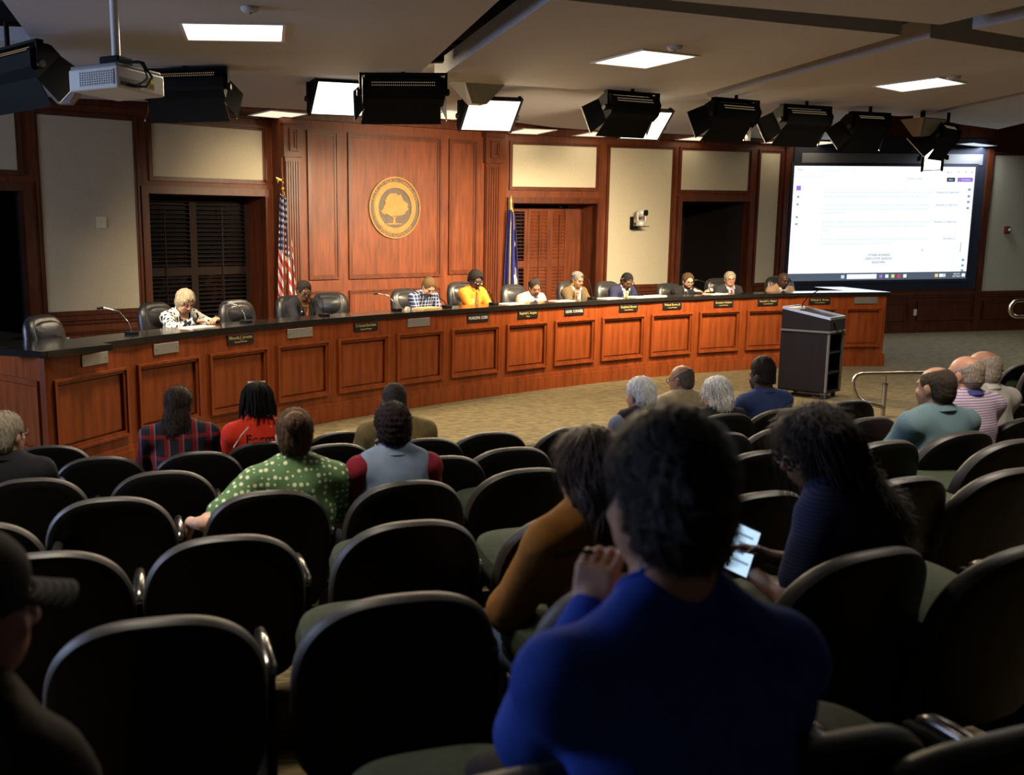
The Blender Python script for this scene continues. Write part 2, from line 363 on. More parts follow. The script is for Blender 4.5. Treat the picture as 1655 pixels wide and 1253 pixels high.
MB().box(o1L, o1R, .57, .585, .2, z1).build('pane', M['night'], w1)
mid = sA(330, 440)[1]; sm = (o1L+o1R)/2
shutter(w1, o1L, sm, .25, z1-.02, .50, .15, mid, 'shutter_dark'); shutter(w1, sm, o1R, .25, z1-.02, .50, .15, mid, 'shutter_dark')
w2 = niche('window_2', WB, o2L, o2R, .2, z2, .6, M['wood'])
MB().box(o2L, o2R, .57, .585, .2, z2).build('pane', M['night'], w2)
q1, q2, q3, q4 = [WB.hit(x, 380, .5)[0] for x in (818, 852, 888, 917)]; mid2 = sB(880, 428)[1]
shutter(w2, o2L+.01, q2, .25, z2-.06, .50, .0, mid2); shutter(w2, q2, q3, .25, z2-.06, .49, 1.15, mid2); shutter(w2, q3, q4, .25, z2-.06, .49, 1.15, mid2); MB().box(q4, o2R, .49, .52, .2, z2).build('side_panel', M['wood'], w2)
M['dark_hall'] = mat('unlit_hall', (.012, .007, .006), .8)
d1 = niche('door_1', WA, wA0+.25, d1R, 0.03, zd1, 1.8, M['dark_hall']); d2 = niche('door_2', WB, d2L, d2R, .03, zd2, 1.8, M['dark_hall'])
MB().box(d2L+.02, d2L+.3, .9, .94, .1, zd2).build('door_leaf', M['wood_dark'], d2)
# ---- floor, platform, other walls, roof deck
def grid_floor():
    mb = MB(); xs = np.linspace(-9, 16, 26); ys = np.linspace(-4, 21, 51)
    vs = [(x, y, floor_z(x, y)) for x in xs for y in ys]; n = len(ys)
    return mb.add(vs, [(i*n+j, (i+1)*n+j, (i+1)*n+j+1, i*n+j+1) for i in range(len(xs)-1) for j in range(n-1)])
struct(grid_floor().build('floor', M['carpet']))
PA = np.array(WA.pt(wA0, 0, 0)); PD = np.array(WD.pt(e1, 0, 0))
M['dark_wall'] = mat('side_wall', (.16, .14, .11), .9, var=.1)
struct(MB().box(-8.2, -8.0, -3.2, 13, 0, 4.6).build('wall_left', M['dark_wall'])); struct(MB().box(15.0, 15.2, -3.2, 19.5, 0, 4.6).build('wall_right', M['dark_wall']))
struct(MB().box(-8.2, 15.2, -3.4, -3.2, 0, 4.6).build('wall_rear', M['dark_wall'])); struct(MB().box(-8.2, 15.2, -3.4, 22, 4.6, 4.7).build('ceiling_deck', M['deck']))
MB().box(-8.1, PA[0]+.05, PA[1]-.1, PA[1]+.1, 0, 4.6).build('wall_corner_left', M['dark_wall'])['kind'] = 'structure'
# ---- dropped ceiling panels and the soffit along the back wall
def ceil_poly(name, px, z, th, m='ceiling'):
    P = [tuple(atz(x, y, z)[:2]) for x, y in px]
    if sum(P[i][0]*P[(i+1) % len(P)][1]-P[(i+1) % len(P)][0]*P[i][1] for i in range(len(P))) < 0: P = P[::-1]
    return struct(MB().prism(P, z, z+th).build(name, M[m])), P
ZC, CT = 3.5, .17
ceil_poly('ceiling_panel', [(78, 100), (668, 127), (840, -30), (870, -62), (-20, -75), (-8, -15)], ZC, CT)
ceil_poly('ceiling_panel', [(702, 130.5), (1119, 155), (1140, 150), (1456, 56.5), (1275, 38.5), (893, -2)], ZC, CT)
ceil_poly('ceiling_panel', [(1142, 158.5), (1453, 188), (1475, 187), (1750, 128), (1655, 85), (1503, 61)], ZC, CT)
ceil_poly('ceiling_panel', [(905, -16), (1175, 9), (1456, 34), (1520, 40), (1655, 9), (1800, -30), (950, -80)], ZC, CT)
ceil_poly('ceiling_panel', [(1476, 191), (1613, 209), (1655, 199), (1800, 160), (1740, 137)], ZC, CT)
ceil_poly('ceiling_panel', [(1571, 47), (1655, 61), (1790, 82), (1800, 0)], ZC, CT)
ZS = 3.68
so = [(-150, 150), (60, 156), (250, 165), (420, 174), (507, 178.5), (713, 181.5), (894, 206), (936, 209), (1102, 217), (1240, 224), (1345, 226), (1420, 222), (1420, 150), (1100, 120), (668, 90), (300, 75), (-150, 60)]
P = [tuple(atz(x, y, ZS)[:2]) for x, y in so]
struct(MB().prism(P[::-1] if sum(P[i][0]*P[(i+1) % len(P)][1]-P[(i+1) % len(P)][0]*P[i][1] for i in range(len(P))) < 0 else P, ZS, ZS+.12).build('ceiling_soffit', M['ceiling']))
for i, pxs in enumerate(([(1576, 242), (1610, 237), (1622, 240), (1581, 250)], [(1622, 240), (1645, 222), (1675, 228), (1650, 246)])):
    pass
# ================================================================== COUNCIL DESK
ZD = 1.1; PLAT = .16
top_px = np.array([(70, 567), (223, 546), (380, 528.5), (507, 516), (680, 502.5), (898, 490), (1040, 482.5), (1180, 476), (1434, 472)])
W = np.array([atz(x, y, ZD)[:2] for x, y in top_px])
tt = np.r_[0, np.cumsum(np.linalg.norm(np.diff(W, axis=0), axis=1))]
cx, cy = np.polyfit(tt, W[:, 0], 4), np.polyfit(tt, W[:, 1], 4)
def arc(t): return np.array([np.polyval(cx, t), np.polyval(cy, t)])
def arcn(t):                                        # outward normal of the desk front (towards the audience)
    d = arc(t+.02)-arc(t-.02); d /= np.linalg.norm(d); return np.array([d[1], -d[0]])
TE = tt[-1]
def arc_t(px, off=0., z=ZD):                         # arc parameter whose point, moved off behind the front, is seen in column px
    ts = np.linspace(-1.2, TE+.5, 700); xs = np.array([proj((*(arc(t)-arcn(t)*off), z))[0] for t in ts]); return float(np.interp(px, xs, ts))
knots = [arc_t(x) for x in (70, 208, 326, 437, 537, 633, 722, 812, 890, 967, 1047, 1125, 1202, 1278, 1361, 1434)]
desk = thing('council_desk', 'long curved cherry wood council desk with a black stone top', 'desk', (*arc(knots[0]), 0))
dk0 = Vector(desk.location)
def facet(par, A, B, plates=None):
    A = np.array(A); B = np.array(B); d = B-A; Ln = np.linalg.norm(d); ang = math.atan2(d[1], d[0])
    def put(o):
        o.location = Vector((A[0], A[1], 0))-dk0; o.rotation_euler = (0, 0, ang); return o
    st = .075*min(1, Ln/.75)
    mb = MB().box(0, st, 0, .06, .2, 1.05).box(Ln-st, Ln, 0, .06, .2, 1.05).box(st, Ln-st, 0, .06, .86, 1.05).box(st, Ln-st, 0, .06, .2, .3).box(st, Ln-st, .02, .06, .3, .86)
    fr = put(mb.build('desk_front', M['wood_desk'], par))
    MB().box(st+.05, Ln-st-.05, .012, .02, .35, .81).build('recessed_panel', M['wood_desk'], fr)
    moulding(st-.01, Ln-st+.01, .29, .87, 0, .045).build('panel_moulding', M['wood_desk'], fr)
    pl = MB().box(-.005, Ln+.005, -.03, .06, 0, .16).box(-.005, Ln+.005, -.018, .06, .16, .2).build('plinth', M['wood_desk'], par); put(pl)
    return put, Ln, fr
plates = ['', '', 'Rhonda J. Jerome|Council Member', '', 'Dr. Charmaine Palmer-Roberts|Council Member', '', '!MUNICIPAL CLERK', 'Reginald L. Burgess|Mayor', '!LEGAL COUNSEL', 'Kuduhali Brown|Council Member', 'Michael Brown, Jr.|Council Member', 'Brandon Hudson|Council Member', 'Kenneth L. Skipper|Council Member', 'Michael A. Brown|Council Member', '']
ppx = [147, 264, 385, 482, 589, 675, 771, 852, 927, 1015, 1086, 1169, 1241, 1325, 1400]
for i in range(15):
    A, B = arc(knots[i]), arc(knots[i+1]); put, Ln, fr = facet(desk, A, B)
    s = np.interp(ppx[i], [proj((*A, ZD))[0], proj((*B, ZD))[0]], [0, Ln]); wd = .34 if i > 1 else .30
    silver = plates[i] == ''
    pl = put(MB().bevbox(s-wd/2, s+wd/2, -.014, 0, .93, 1.025, .003).build('nameplate', M['silver_plate' if silver else 'black_plate'], desk, label='blank silver nameplate holder' if silver else 'black nameplate with pale lettering'))
    if silver:
        for sx in (-1, 1): MB().lathe([(.007, -.018), (.007, -.01)], 8, 'y').build('screw', M['steel'], pl, loc=(s+sx*(wd/2-.03), 0, .977))
    else:
        tx = plates[i]; R = (PI/2, 0, 0)
        if tx[0] == '!': text('lettering', tx[1:], .05, M['white_ink'], pl, (s, -.0146, .977), R, fitw=wd-.03)
        else:
            a, b = tx.split('|'); text('lettering', a, .045, M['gold_ink'], pl, (s, -.0146, .993), R, fitw=wd-.05); text('lettering', b, .024, M['gold_ink'], pl, (s, -.0146, .953), R)
# left return (towards the back wall) and right return
KL = arc(knots[0]); dirL = atz(0, 558, ZD)[:2]-KL; dirL /= np.linalg.norm(dirL); L1 = KL+dirL*2.2
facet(desk, KL+dirL*1.1, KL); facet(desk, L1, KL+dirL*1.1)
KR = arc(knots[15]); dirR = atz(1365, 464.5, ZD)[:2]-KR; LR = 1.55; dirR = dirR/np.linalg.norm(dirR); R1 = KR+dirR*LR
facet(desk, KR, R1)
ts = np.linspace(knots[0], knots[15], 60)
outer = [arc(t)+arcn(t)*.035 for t in ts]; inner = [arc(t)-arcn(t)*.42 for t in ts]
nL = arcn(knots[0]); 
def slab(poly):
    P = [tuple(p) for p in poly]
    if sum(P[i][0]*P[(i+1) % len(P)][1]-P[(i+1) % len(P)][0]*P[i][1] for i in range(len(P))) < 0: P = P[::-1]
    return P
mb = MB(); n = len(ts); vs = [(*p, z) for z in (ZD-.05, ZD) for p in outer+inner]; m2 = 2*n
fs = []
for i in range(n-1): fs += [(i, i+1, n+i+1, n+i), (m2+i, m2+n+i, m2+n+i+1, m2+i+1), (i, m2+i, m2+i+1, i+1), (n+i, n+i+1, m2+n+i+1, m2+n+i)]
fs += [(0, n, m2+n, m2), (n-1, m2+n-1, m2+2*n-1, 2*n-1)]
mb.add([(v[0]-dk0.x, v[1]-dk0.y, v[2]) for v in vs], fs).build('worktop', M['granite'], desk)
pL = np.array([dirL[1], -dirL[0]]); pL = pL if pL@nL < 0 else -pL                     # inward side of the left return
pLi = -np.array([dirL[1], -dirL[0]]); sgn = 1 if pLi@(arc(knots[2])-KL) > 0 else -1; pLi *= sgn
mb = MB().prism([(p[0]-dk0.x, p[1]-dk0.y) for p in slab([KL-pLi*.035-dirL*.03, L1-pLi*.035, L1+pLi*.6, KL+pLi*.6])], ZD-.05, ZD-.0005); mb.build('return_worktop', M['granite'], desk)
pRi = np.array([dirR[1], -dirR[0]]); pRi *= 1 if pRi@(arc(knots[13])-KR) > 0 else -1
mb = MB().prism([(p[0]-dk0.x, p[1]-dk0.y) for p in slab([KR-pRi*.035-dirR*.03, R1-pRi*.035, R1+pRi*.42, KR+pRi*.42])], ZD-.05, ZD-.0005); mb.build('return_worktop', M['granite'], desk)
tw = np.linspace(knots[0]+1.1, knots[15]-.1, 60); wk = [arc(t)-arcn(t)*.055 for t in tw]; wi = [arc(t)-arcn(t)*.80 for t in tw]; mb = MB(); vs = [(p[0]-dk0.x, p[1]-dk0.y, z) for z in (.74, .78) for p in wk+wi]
mb.add(vs, [q for i in range(n-1) for q in ((i, i+1, n+i+1, n+i), (m2+i, m2+n+i, m2+n+i+1, m2+i+1), (n+i, n+i+1, m2+n+i+1, m2+n+i), (i, m2+i, m2+i+1, i+1))]+[(0, n, m2+n, m2), (n-1, m2+n-1, m2+2*n-1, 2*n-1)]).build('work_surface', M['wood_trim'], desk)
# the low platform behind
far = [arc(t)-arcn(t)*4.6 for t in ts]
far = [q if (q-KL)@pLi > .02 else KL+dirL*max(0, (q-KL)@dirL)+pLi*.02 for q in far]
mb = MB(); vs = [(*(arc(t)-arcn(t)*.06), PLAT) for t in ts]+[(*p, PLAT) for p in far]
mb.add(vs, [(i, n+i, n+i+1, i+1) for i in range(n-1)]); struct(mb.build('floor_platform', M['carpet']))
# ================================================================== LIGHT FIXTURES
def area_child(parent, loc, rot, sx, sy, energy, col, spread=150):
    l = bpy.data.lights.new('lamp_light', 'AREA'); l.shape = 'RECTANGLE'; l.size = sx; l.size_y = sy; l.energy = energy; l.color = col; l.spread = math.radians(spread)
    o = bpy.data.objects.new('lamp_light', l); COL.objects.link(o); o.parent = parent; o.location = loc; o.rotation_euler = rot; return o
def ceiling_light(px, py, wd, dp, rz, label, z=ZC, e=None, m='lamp', col=(1, .86, .68)):
    c = atz(px, py, z); t = thing('ceiling_light', label, 'light', (c[0], c[1], z), rz, 'recessed ceiling lights')
    frame(MB(), -wd/2-.03, wd/2+.03, -dp/2-.03, dp/2+.03, .03, -.012, .0)
    mb = MB().box(-wd/2-.025, wd/2+.025, -dp/2-.025, -dp/2, -.012, -.001).box(-wd/2-.025, wd/2+.025, dp/2, dp/2+.025, -.012, -.001).box(-wd/2-.025, -wd/2, -dp/2, dp/2, -.012, -.001).box(wd/2, wd/2+.025, -dp/2, dp/2, -.012, -.001)
    mb.build('frame', M['white_plastic'], t); MB().box(-wd/2, wd/2, -dp/2, dp/2, -.006, -.001).build('diffuser', M[m], t)
    area_child(t, (0, 0, -.03), (0, 0, 0), wd*.95, dp*.95, e or LK['cloud'], col, 170); return t
ceiling_light(378, 51, .74, .56, math.radians(6), 'wide glowing ceiling light on the left ceiling panel, above the projector')
ceiling_light(1041, 95, .62, .62, math.radians(27), 'square glowing ceiling light on the large middle ceiling panel')
ceiling_light(1486, 136, .62, .62, math.radians(36), 'square glowing ceiling light on the right ceiling panel, above the big screen')
for k, (px, py, rz, lb) in enumerate(((450, 184.5, WA.a, 'dim recessed light by the wall above the left shuttered window'), (728, 186, WC.a, 'recessed light by the wall above the wood bay, behind the black softlight'), (857, 212, WB.a, 'recessed light by the wall above the right shuttered window'), (965, 217, WB.a, 'recessed light by the wall between window and camera panel'), (1128, 224, WB.a, 'recessed light by the wall above the dark doorway'), (1268, 229, WB.a, 'first of two joined recessed lights left of the screen'), (1319, 231, WB.a, 'second of two joined recessed lights above the screen corner'))):
    ceiling_light(px, py, .58, .58, rz, lb, ZS-.02, LK['soffit'], 'lamp_soffit', (1, .8, .55))
for px, py, wd, lb in ((1518, 243, .8, 'cool white strip light at the top right corner, first piece'), (1580, 233.5, 1.0, 'cool white strip light at the top right corner, right piece')):
    ceiling_light(px, py, wd, .25, WD.a+(.0 if px < 1550 else .45), lb, ZS-.02, 26., 'lamp_cool', (.85, .93, 1.))
def studio_light(P, yaw, tilt, wd, label, lit=True, energy=0., spread=120, group='studio softlights under the ceiling', m='lamp_warm', front=False):
    t = thing('studio_light', label, 'light', tuple(P), yaw, group); T = Matrix.Rotation(-tilt, 4, 'X'); h = wd/2
    g = 1.6 if front else .9; prof = [(-.17, -.05*g), (-.17, .05*g), (-.09, .13*g), (0, .14*g), (0, -.14*g), (-.09, -.13*g)]
    mb = MB(); mb.T = T; n = len(prof); v = [(x, y, z) for x in (-h, h) for y, z in prof]
    mb.add(v, [tuple(range(n)), tuple(range(2*n-1, n-1, -1))]+[(i, n+i, n+(i+1) % n, (i+1) % n) for i in range(n)])
    for sx in (-h-.025, h): mb.add([(x, y*1.06, z*1.08) for x in (sx, sx+.025) for y, z in prof], [tuple(range(n)), tuple(range(2*n-1, n-1, -1))]+[(i, n+i, n+(i+1) % n, (i+1) % n) for i in range(n)])
    for k in range(5): mb.box(-h, h, -.175+.016*k, -.168+.016*k, .058+.016*k, .066+.016*k)
    hs = mb.build('housing', M['black_metal'], t)
    v = MB(); v.T = T; nv = int(wd/.022)
    for k in range(nv):
        for zz in (.012, -.018): v.box(-h+.06+k*(wd-.12)/nv, -h+.06+k*(wd-.12)/nv+.008, -.1725, -.169, zz, zz+.010)
    v.build('vent_glints', M['vent_glow'], hs, kind='stuff')  # lamplight leaking from the housing, put in as glowing slots
    L = .21
    for nm, q in () if front else (('t', [(-h, 0, .126), (h, 0, .126), (h+.03, L, .126+.05), (-h-.03, L, .126+.05)]), ('b', [(-h, 0, -.126), (h, 0, -.126), (h+.03, L, -.126-.08), (-h-.03, L, -.126-.08)]), ('l', [(-h, 0, -.14), (-h, 0, .14), (-h-.09, L, .17), (-h-.09, L, -.17)]), ('r', [(h, 0, -.14), (h, 0, .14), (h+.09, L, .17), (h+.09, L, -.17)])):
        mb = MB(); mb.T = T; o = Vector((0, 0, .006)) if nm in 'tb' else Vector((.006, 0, 0))
        mb.hexa([tuple(Vector(p)) for p in q]+[tuple(Vector(p)+o) for p in q]); bd = mb.build('barn_door', M['black_metal'], t)
        if nm in 'lr': mb = MB(); mb.T = T; mb.tube([q[2], q[3]], .006, 6); mb.build('lit_door_edge', M['white_plastic'], bd)  # lamplight on the flap rim, put in as a white strip
    mb = MB(); mb.T = T; mb.box(-h+.01, h-.01, -.01, .003, -.13*g, .13*g); mb.build('diffuser', M[m], t)
    yb = MB(); 
    for sx in (-1, 1): yb.box(sx*(h+.045)-.012, sx*(h+.045)+.012, -.12, -.06, -.02, .17).lathe([(.035, 0), (.035, .001)], 8)
    yb.v = yb.v; yb.box(-h-.057, h+.057, -.12, -.06, .16, .18).tube([(0, -.09, .17), (0, -.09, max(.4, 3.78-float(P[2])))], .02, 8); yb.build('yoke', M['black_metal'], t)
    for sx in (-1, 1):
        k = MB(); k.T = Matrix.Translation((sx*(h+.06), -.09, 0)); k.lathe([(.028, -.02), (.034, -.012), (.034, .012), (.028, .02)], 10, 'x'); k.build('knob', M['black_plastic'], t)
    if energy: area_child(t, tuple(T @ Vector((0, .012, 0))), (PI/2-tilt, 0, 0) if False else (T.to_3x3() @ Matrix.Rotation(PI/2, 3, 'X')).to_euler(), wd-.03, .25, energy, (1, .78, .50), spread)
    return t
def at_y(px, py, Y): return aty(px, py, Y)
YD = math.radians(-1)
KEY = LK['key']
studio_light(at_y(32, 118, 7.6), math.radians(-40), .80, .80, 'black studio softlight at the far left, left of the white projector', energy=KEY*.27, spread=60)
studio_light(at_y(304, 145, 9.0), math.radians(-8), .72, .72, 'black studio softlight behind the white projector', energy=KEY*.26, spread=80)
studio_light(at_y(650, 152, 9.4), math.radians(4), .42, .74, 'large black studio softlight hanging in front of the wood bay', energy=KEY*.75, spread=78)
studio_light(at_y(1012, 178, 10.5), math.radians(26), .50, .62, 'black studio softlight with an open side flap, right of the lit white panel', energy=KEY*1.9, spread=100)
studio_light(at_y(1178, 188, 11.0), math.radians(27), .46, .60, 'black studio softlight with a paper tag on its lower flap', energy=KEY*1.8, spread=100)
studio_light(at_y(1292, 197, 11.5), math.radians(22), .55, .66, 'black studio softlight, second of the row above the doorway', energy=KEY*1.1, spread=100)
studio_light(at_y(1395, 207, 12.0), math.radians(20), .72, .52, 'black studio softlight above the upper left corner of the screen', energy=KEY*.3)
studio_light(at_y(1518, 222, 12.6), math.radians(40), .72, .50, 'black studio softlight hanging right in front of the screen top', energy=0)
BK = LK['back']
def blit(px, py, Y, yaw, wd, lb, e): return studio_light(at_y(px, py, Y), yaw, .75, wd, lb, energy=e, m='lamp', group='lit studio lights facing the audience', front=True)
blit(550, 160, 10.9, math.radians(200), .62, 'lit white studio light left of the large black softlight', BK)
blit(793, 187, 11.6, math.radians(196), .66, 'lit white studio light above the right flag, facing the seats', BK)
blit(1044, 203, 12.6, math.radians(200), .60, 'lit white studio light behind the open flap softlight', BK)
blit(1508, 255, 13.2, math.radians(150), .22, 'added glowing stand-in for a lamplit softlight flap before the screen top edge', BK*.15)  # added lamp in place of a softlight flap that is only lit
tg = MB().box(-.03, .03, -.001, .001, -.06, .06).build('paper_tag', M['ivory']); tg.location = tuple(at_y(1209, 219, 11.2)); tag(tg, 'small pale paper tag hanging on a black softlight flap', 'tag')
# pipe the lights hang on
pp = [at_y(x, y, Y) for x, y, Y in ((-30, 62, 7.2), (304, 86, 8.5), (650, 100, 9.3), (1012, 128, 9.95), (1292, 150, 10.95), (1540, 172, 11.8))]
pp = [(p[0], p[1], 3.80) for p in pp]
tag(MB().tube(pp, .024, 10).build('lighting_pipe', M['black_metal'], None, True), 'black pipe above the ceiling panels that carries the softlights', 'pipe')
# junction boxes with cables in the dark gaps between ceiling panels
for px, py, Y, lb in ((24, 84, 7.4, 'black junction box with cables in the gap at the far left of the ceiling'), (690, 98, 9.2, 'black junction box with looped cables in the gap between two ceiling panels')):
    c = at_y(px, py, Y); t = thing('junction_box', lb, 'box', (c[0], c[1], 3.62)); MB().bevbox(-.16, .16, -.06, .06, -.05, .06, .006).build('housing', M['black_metal'], t)
    for k in range(4):
        x0 = -.12+.07*k; MB().tube([(x0, -.03, .06), (x0-.06, -.05, .16), (x0-.02, -.04, .30), (x0+.05, 0, .42), (x0+.2, .1, .5)], .008, 6).build('cable', M['rubber'], t, True)
# wedge shaped ceiling loudspeakers
def wedge(px, py, Y, yaw, sc, lb):
    t = thing('ceiling_speaker', lb, 'loudspeaker', tuple(at_y(px, py, Y)), yaw, 'grey ceiling loudspeakers'); s = sc
    MB().hexa([(-.12*s, -.05*s, -.16*s), (.10*s, -.09*s, -.16*s), (.10*s, .1*s, -.16*s), (-.10*s, .1*s, -.16*s), (-.36*s, -.22*s, .14*s), (.34*s, -.26*s, .14*s), (.34*s, .2*s, .14*s), (-.36*s, .2*s, .14*s)]).build('cabinet', M['cam_grey_dark'], t)
    MB().hexa([(-.08*s, -.075*s, -.15*s), (.085*s, -.1*s, -.15*s), (.085*s, -.09*s, -.15*s), (-.08*s, -.065*s, -.15*s), (-.30*s, -.245*s, .12*s), (.31*s, -.275*s, .12*s), (.31*s, -.26*s, .12*s), (-.30*s, -.235*s, .12*s)]).build('grille', M['grey_plastic'], t)
    MB().box(-.02, .02, -.02, .02, .14*s, .4*s).build('bracket', M['black_metal'], t)
M['cam_grey_dark'] = mat('speaker_paint', (.22, .20, .18), .5)
wedge(772, 150, 10.2, math.radians(25), .75, 'grey wedge shaped loudspeaker under the ceiling right of the large softlight')
wedge(1490, 206, 12.4, math.radians(30), .70, 'grey wedge shaped loudspeaker above the right half of the screen')
wedge(105, 152, 9.3, math.radians(5), .6, 'grey wedge shaped loudspeaker behind the far left softlight')
# sprinkler / detector discs
for px, py, lb in ((404, 12, 'small round ceiling detector above the wide left light'), (1091, 75, 'small round sprinkler cover behind the middle ceiling light'), (1541, 124, 'small round sprinkler cover beside the right ceiling light')):
    c = atz(px, py, ZC); t = thing('ceiling_detector', lb, 'detector', (c[0], c[1], ZC)); MB().lathe([(.065, 0), (.065, -.012), (.05, -.03), (.03, -.034)], 20).build('cover', M['ceiling'], t, True); MB().lathe([(.012, -.034), (.012, -.044)], 10).build('sensor', M['grey_plastic'], t)
# ================================================================== PROJECTOR
def projector():
    Y = 6.4; c = aty(190, 136, Y); t = thing('projector', 'white projector hanging from the ceiling on a pole', 'projector', tuple(c), math.radians(65)); hx, hy, hz = .24, .20, .068
    MB().bevbox(-hx, hx, -hy, hy, -hz, hz, .012).build('body', M['white_plastic'], t)
    MB().bevbox(-hx+.01, hx-.02, -hy+.01, hy-.01, hz-.002, hz+.022, .008).build('lid', M['grey_plastic'], t)
    g = MB().box(-hx-.002, -hx+.004, -hy+.03, hy-.09, -.045, .048).build('intake_grille', M['grey_plastic'], t); b = MB()
    for k in range(15): b.box(-hx-.006, -hx-.001, -hy+.03+.0195*k, -hy+.036+.0195*k, -.045, .048)
    for k in range(7): b.box(-hx-.006, -hx-.001, -hy+.03, hy-.09, -.045+.0145*k, -.040+.0145*k)
    b.build('grille_bars', M['white_plastic'], g)
    MB().box(-hx+.02, -.02, -hy-.003, -hy+.01, -.05, .0).build('connector_panel', M['grey_plastic'], t)
    for k in range(6): MB().box(-hx+.03+.034*k, -hx+.052+.034*k, -hy-.008, -hy, -.04+.006*(k % 2), -.025).build('socket', M['black_plastic'], t)
    MB().box(.05, .13, -hy-.004, -hy, -.035, .042).build('warning_sticker', M['yellow'], t)
    st = t.children[-1]; b = MB().box(.055, .085, -hy-.006, -hy-.004, .0, .03); 
    for k in range(4): b.box(.06, .12, -hy-.006, -hy-.004, -.03+.008*k, -.027+.008*k)
    b.build('sticker_print', M['black_plate'], st)
    T = Matrix.Rotation(-math.radians(38), 4, 'Z'); 
    MB().bevbox(-.08, .08, -.08, .08, hz+.03, hz+.10, .01).box(-.15, .15, -.02, .02, hz+.02, hz+.035).box(-.02, .02, -.15, .15, hz+.02, hz+.035).build('ceiling_mount', M['black_metal'], t)
    zt = ZC-c[2]; MB().tube([(0, 0, hz+.08), (0, 0, zt)], .028, 16).build('pole', M['white_plastic'], t, True)
    MB().lathe([(.10, zt), (.10, zt-.012), (.04, zt-.03)], 20).build('ceiling_plate', M['white_plastic'], t, True)
    for x0, x1, d in ((-.09, -.10, .10), (-.05, -.17, .07), (-.07, -.13, .05)):
        MB().tube([(x0, -.06, hz+.06), (x0+.05, -hy-.02, hz+.05), (x0+.07, -hy-d, .02), (x1+.02, -hy-d, -.05), (x1, -hy-.01, -.045)], .0075, 6).build('cable', M['rubber'], t, True)
    MB().lathe([(.05, hy), (.05, hy+.02), (.035, hy+.022)], 16, 'y').build('lens', M['lens'], t, loc=(-.1, 0, 0))
projector()
